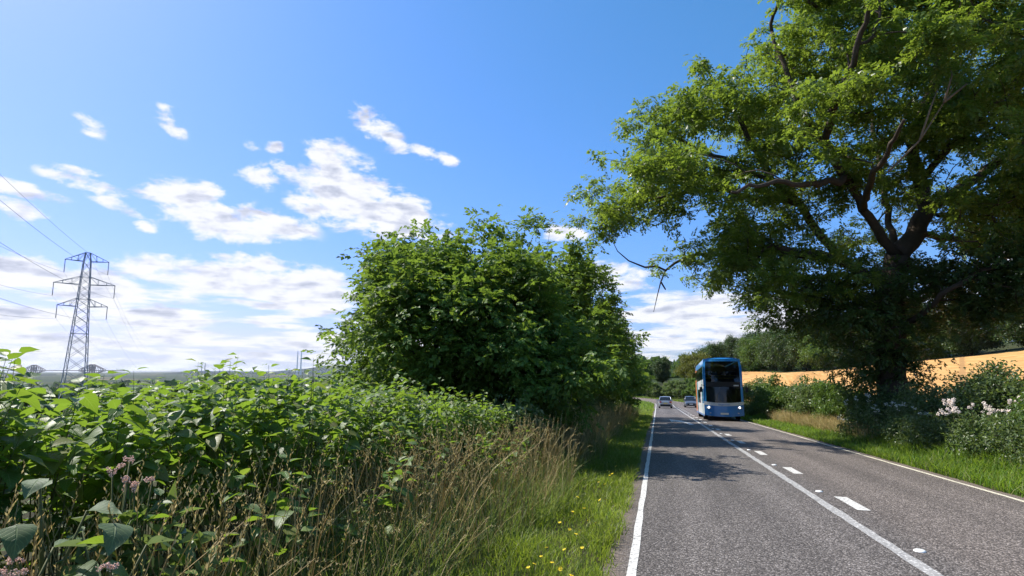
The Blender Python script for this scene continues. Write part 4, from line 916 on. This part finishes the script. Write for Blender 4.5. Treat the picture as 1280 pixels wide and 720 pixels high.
def double_decker():
    Yf, Xc = 42.0, 4.36; W, L, Ht = 1.275, 10.9, 4.28
    root = empty('double_decker_bus', gpt(Xc, Yf, 0.0), 0, 'blue and white double-decker bus coming towards the camera in the right lane', 'bus')
    root.location.z = float(road_pt(Yf + 4, 0)[2]) ; root.rotation_euler = (-math.atan(.042), 0, rad(-.8)); root.location.z = float(road_pt(Yf, 1.5)[2]) + .004
    def yf(x, z): return .05 + .20 * (abs(x) / W) ** 2.6 + .02 * (z - .4) + .22 * max(0, (z - 2.4) / 1.9) ** 2
    # bodywork: front shell with openings for the two windscreens, sides, roof, rear
    def side_x(z): return W - .0 if z < 3.2 else W - .10 * ((z - 3.2) / 1.08) ** 2
    def front_patch(xa, xb, za, zb, off, nxp=12, nzp=6, smile=0.0):
        mb = MB(); g = []
        for j in range(nzp + 1):
            row = []
            for i in range(nxp + 1):
                x = xa + (xb - xa) * i / nxp; zt = za + (zb - za) * j / nzp; z = zt + smile * (x / W) ** 2 * (1 if True else 0); xs = x * min(1, side_x(z) / W)
                row.append((xs, yf(x, z) - off, z))
            g.append(row)
        for j in range(nzp):
            for i in range(nxp): mb.face([g[j][i], g[j][i + 1], g[j + 1][i + 1], g[j + 1][i]])
        return mb
    front_patch(-W, W, .28, .98, 0, smile=.10).build('front_bumper_panel', M_blue, root, True)
    front_patch(-W, W, .98, 1.20, .004, smile=.10).build('front_band', M_silver, root, True)
    for s in (-1, 1): front_patch(s * W if s < 0 else 1.12, -1.12 if s < 0 else W, 1.2, 4.02, .0, 3, 10).build('corner_pillar', M_lblue, root, True)
    front_patch(-1.12, 1.12, 2.28, 2.62, .0, 12, 2).build('destination_panel', M_black, root, True)
    front_patch(-W, W, 4.02, 4.20, .0, 12, 2).build('front_dome', M_lblue, root, True)
    front_patch(-1.12, 1.12, 1.19, 2.28, .002, smile=.0).build('windscreen', M_glass, root, True)
    front_patch(-1.12, 1.12, 2.62, 4.02, .002).build('upper_windscreen', M_glass, root, True)
    for s in (-1, 1):                                                    # sides in bands
        def band(z0, z1, y0, y1, mt, nm, off=0.0, nz=3):
            mb = MB()
            for k in range(nz):
                a, b2 = z0 + (z1 - z0) * k / nz, z0 + (z1 - z0) * (k + 1) / nz
                pts = [(s * (side_x(a) + off), y0, a), (s * (side_x(a) + off), y1, a), (s * (side_x(b2) + off), y1, b2), (s * (side_x(b2) + off), y0, b2)]
                mb.face(pts if s > 0 else pts[::-1])
            return mb.build(nm, mt, root)
        ys = .26
        band(.3, 1.15, ys, L, M_bwhite, 'lower_side_panel'); band(2.15, 2.78, ys, L, M_bwhite, 'middle_side_panel'); band(3.72, 4.16, ys + .2, L, M_lblue, 'roof_edge_panel')
        band(1.15, 2.15, ys, 1.1, M_blue, 'cab_side_panel'); band(1.15, 2.15, 2.5, 4.0, M_bwhite, 'side_panel'); band(1.15, 2.15, 8.6, L, M_bwhite, 'rear_side_panel')
        band(1.15, 2.15, 1.1, 2.5, M_glass, 'side_window'); 
        for k in range(3): band(1.15, 2.15, 4.0 + 1.533 * k + .03, 4.0 + 1.533 * (k + 1) - .03, M_glass, 'side_window', -.004)
        for k in range(6): band(2.78, 3.72, ys + .35 + 1.7 * k + .03, ys + .35 + 1.7 * (k + 1) - .03, M_glass, 'upper_window', -.004)
        band(2.78, 3.72, ys, ys + .35, M_lblue, 'upper_corner_panel'); band(2.7, 3.8, ys + .35, L, M_black, 'window_pillars', -.012)
        band(1.1, 2.2, 1.1, 8.6, M_black, 'window_surround', -.012)
        band(.3, 3.78, 8.9, L - .02, M_orange, 'orange_stripe', .004); band(.3, 2.78, 7.6, 8.9, M_teal, 'teal_stripe', .004); band(.3, 2.78, 1.4, 2.0, M_teal, 'teal_stripe', .004)
        band(.3, .42, ys, L, M_blue, 'skirt', .006)
        mb = MB(); mb.tube([(s * 1.2, .12, 2.35), (s * 1.42, -.12, 2.42), (s * 1.46, -.16, 2.25)], .022, 5); mb.box((s * 1.46, -.17, 2.08), (.09, .035, .17)); mb.build('mirror', M_black, root)
        q = (s * .98, yf(.98, .86) - .012, .90); mb = MB(); mb.lathe([(.085, 0), (.08, .02), (.04, .03)], (0, 0, 0), 12)
        me = mb.mesh('headlight', M_lamp, True); h = link('headlight', me, root); h.location = q; h.rotation_euler = (math.pi / 2, 0, 0); h.scale = (.8, .8, .8)
        mb = MB(); mb.box((s * 1.0, yf(1.0, .86) - .004, .88), (.16, .012, .075), np.array(Matrix.Rotation(s * .30, 3, 'Z'))); mb.build('headlight_housing', M_lens, root)
        mb = MB(); mb.box((s * .86, yf(.86, .5) + .01, .52), (.09, .012, .035)); mb.build('fog_light', M_lens, root)
        wheel(root, s * 1.1, 2.55, .48, .28); wheel(root, s * 1.06, 8.1, .48, .45)
    mb = MB()
    for k in range(11):
        pass
    g = []                                                               # roof, slightly crowned, with a rounded nose
    for y in [0, .12, .4, 1.5, 4, 7, 10, L]:
        row = []
        for i in range(13):
            x = -1.175 + 2.35 * i / 12; z = 4.16 + .13 * (1 - (x / 1.175) ** 4); yy = max(y, 0) + (yf(x, 4.2) - .0 if y < .3 else 0)
            row.append((x, yy, z - (.085 * (1 - (x / 1.3) ** 2) if y == 0 else 0)))
        g.append(row)
    for j in range(len(g) - 1):
        for i in range(12): mb.face([g[j][i], g[j][i + 1], g[j + 1][i + 1], g[j + 1][i]])
    mb.build('roof', M_lblue, root, True)
    mb = MB(); mb.box((0, L - .02, 2.22), (W - .02, .03, 1.93)); mb.build('rear_panel', M_orange, root)
    mb = MB(); mb.box((0, L / 2 + .3, 2.42), (W - .06, L / 2 - .5, .05)); mb.box((0, L / 2 + .3, .36), (W - .06, L / 2 - .45, .05)); mb.build('deck_floor', M_dark, root)
    mb = MB()
    for k in range(7):
        for x in (-.85, -.4, .4, .85): mb.box((x, 1.6 + 1.25 * k, 2.95), (.2, .06, .42))
    mb.build('upper_seats', mat('seat_blue', (.03, .05, .12), .8, .2), root)
    mb = MB(); mb.box((0, 1.1, 2.9), (1.1, .02, .02)); mb.box((0, .75, 3.05), (1.05, .015, .015)); mb.build('handrail', mat('rail_yellow', (.55, .45, .05), .4), root)
    mb = MB(); mb.box((-.66, .62, 1.74), (.42, .02, .52), np.array(Matrix.Rotation(-.1, 3, 'Z'))); mb.build('reflection_panel', M_reflect, root)  # added blue-grey panel, its colour stands in for the bluish windscreen reflection
    mb = MB(); mb.box((0, 2.6, 1.35), (1.1, .03, .95)); mb.build('bulkhead', M_dark, root)
    mb = MB(); mb.box((0, .55, 1.12), (1.12, .3, .06)); mb.lathe([(.20, 0), (.22, .02), (.20, .04)], (-.35, .6, 1.25), 14); mb.build('dashboard', M_black, root)
    mb = MB(); mb.face([(-.26, yf(0, .5) - .02, .42), (.26, yf(0, .5) - .02, .42), (.26, yf(0, .5) - .02, .54), (-.26, yf(0, .5) - .02, .54)]); mb.build('number_plate', M_plate, root)
    mb = MB(); mb.tube([(-.55, yf(.5, 1.2) - .03, 1.22), (-.3, yf(.3, 1.3) - .02, 1.9)], .012, 4); mb.tube([(.55, yf(.5, 1.2) - .03, 1.22), (.25, yf(.3, 1.3) - .02, 1.9)], .012, 4); mb.build('wiper', M_black, root)
    cu = bpy.data.curves.new('front_lettering', 'FONT'); cu.body = 'Stagecoach'; cu.size = .17; cu.align_x = 'CENTER'; cu.extrude = .002
    to = bpy.data.objects.new('t', cu); COL.objects.link(to); bpy.context.view_layer.update(); me = bpy.data.meshes.new_from_object(to); bpy.data.objects.remove(to)
    me.materials.append(M_blue) if not me.materials else None
    o = link('front_lettering', me, root); o.location = (0, yf(0, 1.05) - .02, 1.035); o.rotation_euler = (math.pi / 2, 0, 0)
    for k in range(4):                                                   # small white fleet-number marks above the windscreen
        mb = MB(); z0 = 2.32; x0_ = .72 + .085 * k; mb.box((x0_, yf(x0_, 2.4) - .012, z0 + .05), (.028, .004, .045)); mb.build('number_mark', M_bwhite, root)
double_decker()

# ------------------------------------------------------------------ cars
def car(x, y, rz, paint, name, label, L=4.3, W=.89, Ht=1.55, lit=False):
    z0 = float(road_pt(y, x - XC)[2]); root = empty(name, (x, y, z0 + .003), rz, label, 'car', 'cars on the road')
    root.rotation_euler = (-math.atan(.03) * math.cos(rz), 0, rz)
    # stations from the nose (y=-L/2) to the tail: y, sill z, belt z, half width
    st = [(-L / 2, .34, .62, .62), (-L / 2 + .08, .25, .74, .78), (-L / 2 + .4, .22, .84, W - .02), (-L / 2 + 1.15, .22, .97, W), (0, .22, 1.0, W), (L / 2 - 1.0, .22, 1.03, W), (L / 2 - .3, .24, 1.02, W - .03), (L / 2 - .05, .30, .96, .78), (L / 2, .38, .80, .66)]
    mb = MB(); rings = []
    for (yy, zs, zb, w) in st: rings.append([(-w * .92, yy, zs), (-w, yy, zs + .2), (-w, yy, (zs + zb) / 2 + .08), (-w * .95, yy, zb), (-w * .5, yy, zb + .03), (0, yy, zb + .04), (w * .5, yy, zb + .03), (w * .95, yy, zb), (w, yy, (zs + zb) / 2 + .08), (w, yy, zs + .2), (w * .92, yy, zs)])
    for a, b2 in zip(rings[:-1], rings[1:]):
        for k in range(11): mb.face([a[k], b2[k], b2[(k + 1) % 11], a[(k + 1) % 11]])
    mb.face(rings[0]); mb.face(rings[-1][::-1]); mb.build('body', paint, root, True)
    yb0, yt0, yt1, yb1 = -L / 2 + 1.05, -L / 2 + 1.85, L / 2 - .75, L / 2 - .18; zb, zt, wb, wt = 1.0, Ht, W - .06, W - .24
    def quad(nm, pts, mt): m_ = MB(); m_.face(pts); return m_.build(nm, mt, root)
    quad('windscreen', [(-wb, yb0, zb), (wb, yb0, zb), (wt, yt0, zt - .03), (-wt, yt0, zt - .03)], M_cglass)
    quad('rear_window', [(wb, yb1, zb + .02), (-wb, yb1, zb + .02), (-wt, yt1, zt - .03), (wt, yt1, zt - .03)], M_cglass)
    for s in (-1, 1):
        quad('side_window', [(s * wb, yb0 + .1, zb), (s * wb, .15, zb), (s * wt, .15, zt - .05), (s * wt, yt0 + .04, zt - .05)], M_cglass); quad('side_window', [(s * wb, .22, zb), (s * wb, yb1 - .3, zb), (s * wt, yt1 - .18, zt - .05), (s * wt, .22, zt - .05)], M_cglass)
        m_ = MB(); m_.tube([(s * wb, yb0, zb - .02), (s * wt, yt0, zt - .02), (s * (wt + .01), 0, zt), (s * wt, yt1, zt - .02), (s * wb, yb1, zb)], .045, 5); m_.tube([(s * wb, .185, zb), (s * wt, .185, zt - .03)], .03, 4); m_.build('roof_rail', paint, root, True)
        m_ = MB(); m_.box((s * (W + .07), yb0 + .35, 1.02), (.09, .05, .065)); m_.build('door_mirror', paint, root)
        m_ = MB(); m_.box((s * .62, -L / 2 + .10, .68), (.16, .07, .06)); m_.build('headlight', M_lamp if lit else M_lens, root)
        m_ = MB(); m_.box((s * .66, L / 2 - .05, .86), (.14, .06, .10)); m_.build('tail_light', M_red, root)
        wheel(root, s * (W - .1), -L / 2 + .85, .33, .21); wheel(root, s * (W - .1), L / 2 - .85, .33, .21)
    m_ = MB(); 
    for (ya, yb_) in zip(np.linspace(yt0 - .03, yt1 + .03, 7)[:-1], np.linspace(yt0 - .03, yt1 + .03, 7)[1:]):
        f_ = lambda q: zt - .03 + .06 * math.sin(math.pi * (q - yt0 + .03) / (yt1 - yt0 + .06))
        m_.face([(-wt, ya, f_(ya) - .02), (0, ya, f_(ya) + .02), (0, yb_, f_(yb_) + .02), (-wt, yb_, f_(yb_) - .02)]); m_.face([(0, ya, f_(ya) + .02), (wt, ya, f_(ya) - .02), (wt, yb_, f_(yb_) - .02), (0, yb_, f_(yb_) + .02)])
    m_.build('roof', paint, root, True)
    m_ = MB(); m_.box((0, -L / 2 + .02, .46), (.5, .03, .10)); m_.build('grille', M_black, root)
    m_ = MB(); m_.box((0, L / 2 + .0, .42), (.68, .03, .12)); m_.build('rear_bumper', M_black, root)
    m_ = MB(); m_.box((0, L / 2 + .01, .70), (.26, .012, .055)); m_.build('number_plate', M_platey, root)
    m_ = MB(); m_.box((0, -L / 2 - .012, .50), (.26, .008, .055)); m_.build('number_plate', M_plate, root)
    m_ = MB(); m_.box((0, 0, .55), (W - .12, L / 2 - .5, .3)); m_.build('cabin_floor', M_dark, root)
M_cglass = mat('car_window', (.015, .018, .022), .06, .6)
car(1.0, 84.0, math.pi, mat('silver_paint', (.46, .47, .49), .3, .5, metal=.5, coat=.7), 'silver_car', 'silver hatchback driving away in the left lane', Ht=1.55)
car(4.75, 92.0, 0, mat('grey_paint', (.16, .17, .19), .3, .5, metal=.5, coat=.7), 'grey_car', 'dark grey car coming round the bend behind the bus', Ht=1.6)

# ------------------------------------------------------------------ pylon and power lines
M_steel = mat('galvanised_steel', (.22, .25, .30), .6, .4, noise=.25, nscale=.4); M_insul = mat('glass_insulator', (.12, .14, .14), .35, .5); M_wire = mat('conductor', (.14, .15, .17), .5, .4)
PYD = 186.0
pb = at(94, 455, PYD); pz = H1(pb[0], pb[1])
ptop = at(107, 314, PYD)[2] - pz
lined = np.array([_r[0] * .47 - _f[0] * .88, _r[1] * .47 - _f[1] * .88, 0]); lined /= np.linalg.norm(lined); armd = np.array([-lined[1], lined[0], 0]); armd = armd if armd @ _r > 0 else -armd
ppx = at(103, 385, PYD); PYB = np.array([ppx[0], ppx[1], pz])
def pylon(name, base, Ht, label, thick=.10, group=None):
    root = empty(name, base, math.atan2(armd[1], armd[0]), label, 'pylon', group)
    arms = [(.945, 5.9, .0), (.80, 8.2, .0), (.665, 6.7, .0)]           # fraction of height, half span
    def hw(z):
        t = z / Ht; return float(np.interp(t, [0, .64, .945, 1], [3.5, 1.65, .95, .6]))
    cs = [(-1, -1), (1, -1), (1, 1), (-1, 1)]
    zs = [0, .10, .19, .275, .355, .43, .50, .56, .615, .665, .71, .755, .80, .845, .89, .945, 1.0]; zs = [z * Ht for z in zs]
    for c in cs:
        mb = MB()
        for a, b2 in zip(zs[:-1], zs[1:]): mb.bar((c[0] * hw(a), c[1] * hw(a), a - .0), (c[0] * hw(b2), c[1] * hw(b2), b2), thick)
        mb.build('leg', M_steel, root)
    for k, (a, b2) in enumerate(zip(zs[:-1], zs[1:])):
        mb = MB()
        for i in range(4):
            c, d = cs[i], cs[(i + 1) % 4]
            mb.bar((c[0] * hw(a), c[1] * hw(a), a), (d[0] * hw(b2), d[1] * hw(b2), b2), thick * .55); mb.bar((d[0] * hw(a), d[1] * hw(a), a), (c[0] * hw(b2), c[1] * hw(b2), b2), thick * .55)
            if k in (1, 5, 9, 12, 15): mb.bar((c[0] * hw(b2), c[1] * hw(b2), b2), (d[0] * hw(b2), d[1] * hw(b2), b2), thick * .6)
        mb.build('lattice_brace', M_steel, root)
    att = []
    for j, (t, sp_, _) in enumerate(arms):
        z = t * Ht; up = (zs[-1] if j == 0 else z + .05 * Ht)
        for s in (-1, 1):
            mb = MB(); w = hw(z); tip = np.array([s * sp_, 0, z + .25]); wu = hw(up)
            for q in (-1, 1):
                A0 = np.array([s * w, q * w, z]); B0 = np.array([s * wu, q * wu, up]); mb.bar(A0, tip, thick * .8); mb.bar(B0, tip, thick * .65)
                for f_ in (.33, .66): mb.bar(A0 + (tip - A0) * f_, B0 + (tip - B0) * f_, thick * .45)
                mb.bar(A0 + (tip - A0) * .33, B0, thick * .45)
            for f_ in (.3, .6): a_ = np.array([s * w, -w, z]); b_ = np.array([s * w, w, z]); mb.bar(a_ + (tip - a_) * f_, b_ + (tip - b_) * f_, thick * .45)
            mb.build('crossarm', M_steel, root)
            mb = MB(); prof_ = []
            for k in range(12): zz_ = -.35 * k; prof_ += [(.07, zz_), (.17, zz_ - .1), (.17, zz_ - .16), (.07, zz_ - .26)]
            mb.lathe(prof_, (s * (sp_ - .1), 0, z + .2), 7); mb.build('insulator', M_insul, root); att.append((s * (sp_ - .1), z + .2 - 4.2))
    return root, att
proot, att = pylon('electricity_pylon', PYB, ptop, 'tall grey lattice electricity pylon standing beyond the left hedge')
def wire(a0, h0, Lspan, sagm, sgn, label, base_dz):
    pts = []; N = 40
    for k in range(N + 1):
        t = k / N; p = PYB + armd * a0 + lined * (sgn * Lspan * t); p = p + np.array([0, 0, h0 + base_dz * t - sagm * 4 * t * (1 - t)]); pts.append(p)
    loc = pts[0].copy(); mb = MB(); mb.tube([p - loc for p in pts], .03 if sgn > 0 else .022, 5)
    o = mb.build('power_line', M_wire); o.location = loc; tag(o, label, 'cable', 'power lines of the pylon')
nm_ = ['top left', 'top right', 'middle left', 'middle right', 'lowest left', 'lowest right']
for (a0, h0), nmx in zip(att, nm_):
    wire(a0, h0, 330, 9, 1, 'overhead power line running to the left frame edge from the %s pylon arm' % nmx, 8)
    wire(a0, h0, 340, 10, -1, 'faint overhead power line running away right from the %s pylon arm' % nmx, -16)
wire(0, ptop - .05, 330, 6, 1, 'thin earth wire running to the left frame edge from the pylon peak', 8)
wire(0, ptop - .05, 340, 7, -1, 'thin earth wire running away right from the pylon peak', -16)

# ------------------------------------------------------------------ far bridges over the estuary
M_iron = mat('far_bridge_steel', (.09, .055, .05), .7, .3); M_conc = mat('pale_bridge_tower', (.8, .8, .8), .6, .3)
def cant_bridge():
    D = 5600.0; q = at(115, 463, D); root = empty('cantilever_bridge', (q[0], q[1], -50), 0, 'distant dark cantilever railway bridge on the horizon behind the pylon foot', 'bridge')
    dv = at(42, 463, D + 500) - q; dv[2] = 0; Ls = np.linalg.norm(dv); dv /= Ls; nv = np.array([-dv[1], dv[0], 0])
    for k in (0, 1):
        c = dv * Ls * k; mb = MB(); top = 108; h = 215
        for s in (-1, 1):
            o_ = nv * 10 * s
            mb.bar(c + o_ - dv * 30, c + o_ - dv * 22 + np.array([0, 0, top]), 4); mb.bar(c + o_ + dv * 30, c + o_ + dv * 22 + np.array([0, 0, top]), 4); mb.bar(c + o_ - dv * 22 + np.array([0, 0, top]), c + o_ + dv * 22 + np.array([0, 0, top]), 3)
            for e in (-1, 1):
                mb.bar(c + o_ + dv * e * 22 + np.array([0, 0, top]), c + o_ + dv * e * h + np.array([0, 0, 58]), 2.6); pr = c + o_ + dv * e * 30 + np.array([0, 0, 4])
                for i in range(1, 7):
                    t = i / 6; nx_ = c + o_ + dv * e * (30 + (h - 30) * t) + np.array([0, 0, 4 + 40 * math.sin(t * math.pi / 2)]); mb.bar(pr, nx_, 2.8); pr = nx_
                for i in range(1, 5):
                    t = i / 5; mb.bar(c + o_ + dv * e * (30 + (h - 30) * t) + np.array([0, 0, 4 + 40 * math.sin(t * math.pi / 2)]), c + o_ + dv * e * (22 + (h - 22) * (t - .15)) + np.array([0, 0, top - 50 * (t - .15)]), 1.5)
            mb.bar(c + o_ - dv * 30, c + o_ + dv * 22 + np.array([0, 0, top]), 2); mb.bar(c + o_ + dv * 30, c + o_ - dv * 22 + np.array([0, 0, top]), 2)
        mb.build('cantilever_tower', M_iron, root)
    mb = MB(); mb.bar(-dv * Ls * .5 + np.array([0, 0, 50]), dv * Ls * 1.6 + np.array([0, 0, 50]), 3.5); mb.build('deck', M_iron, root)
cant_bridge()
def tower_bridge(px, D, gap, topy, w, mt, label, name):
    q = at(px, 463, D); top = at(px, topy, D)[2] + 50; root = empty(name, (q[0], q[1], -50), YAW, label, 'bridge', None)
    for s in (-1, 1): mb = MB(); mb.tube([(s * gap / 2, 0, 0), (s * gap / 2, 0, top * .5), (s * gap / 2, 0, top)], [w, w * .8, w * .55], 6); mb.build('tower_leg', mt, root)
    mb = MB(); mb.box((0, 0, 38), (900, 6, 1.5), np.array(Matrix.Rotation(.5, 3, 'Z'))); mb.build('deck', mt, root)
    mb = MB()
    for k in range(1, 9):
        for s in (-1, 1): mb.bar((0, 0, top * (.55 + .05 * k)), np.array(Matrix.Rotation(.5, 3, 'Z')) @ np.array([s * 45 * k, 0, 0]) + np.array([0, 0, 38]), .5)
    mb.build('stay_cable', mt, root)
tower_bridge(373.5, 6000, 38, 439, 9, M_conc, 'distant pale white bridge tower rising above the hedge before the big bush', 'bridge_tower')
tower_bridge(254, 6600, 38, 454, 5, M_steel, 'distant grey twin-legged bridge tower on the horizon above the hedge', 'bridge_tower')

# ------------------------------------------------------------------ far-off woods in the valley, one mass
def far_woods():
    rs = np.random.RandomState(303); P = []; S = []
    for k in range(330):
        az = rad(rs.uniform(-64, -2) if k < 280 else rs.uniform(-12, 14)); r = 260 + 2600 * rs.rand() ** 1.5 if k < 280 else rs.uniform(230, 1600)
        c = np.array([math.sin(az) * r, math.cos(az) * r]); n_ = 14; t = rs.uniform(0, 3.14); e = np.array([math.cos(t), math.sin(t)])
        off = rs.uniform(-1, 1, n_)[:, None] * e * rs.uniform(20, 90) + rs.normal(0, 6, (n_, 2)); q = c + off
        for p in q: P.append([p[0], p[1]]); S.append(rs.uniform(3.0, 6.0))
    P = np.array(P); S = np.array(S); s_, u_ = road_coords(P[:, 0], P[:, 1]); ok = (np.hypot(P[:, 0], P[:, 1]) > 210); P = P[ok]; S = S[ok]; Z = height(P[:, 0], P[:, 1])
    K = 17; v = unit(rs.normal(0, 1, (len(P), K, 3))) * rs.uniform(.6, 1.0, (len(P), K, 1)); C = np.stack([P[:, 0], P[:, 1], Z + S * .9], 1)[:, None, :] + v * (S[:, None, None] * np.array([1, 1, 1.05])); C = C.reshape(-1, 3)
    SZ = np.repeat(S, K) * 1.15; M = frames(rs.normal(0, 1, (len(C), 3)), unit(v.reshape(-1, 3)) + rs.normal(0, .3, (len(C), 3)))
    V, F = instance(LEAF_D[0] - np.array([0, .5, 0]), LEAF_D[1], M, C, SZ)
    tag(link('far_wood', mesh_np('far_wood', V, F, mat=M_far)), 'distant belts of dark trees in the valley below the horizon', 'wood', kind='stuff')
far_woods()

# ------------------------------------------------------------------ haze
m = bpy.data.materials.new('pale_air'); m.use_nodes = True; n = NT(m.node_tree)
pv = n.add('ShaderNodeVolumePrincipled'); pv.inputs['Color'].default_value = (.86, .90, 1.0, 1); pv.inputs['Density'].default_value = 2.4e-5; pv.inputs['Anisotropy'].default_value = .2
o = n.add('ShaderNodeOutputMaterial'); n.l.new(pv.outputs[0], o.inputs['Volume'])
mb = MB(); mb.box((0, 0, 50), (20500, 20500, 140)); hz = mb.build('haze', m); tag(hz, kind='stuff')
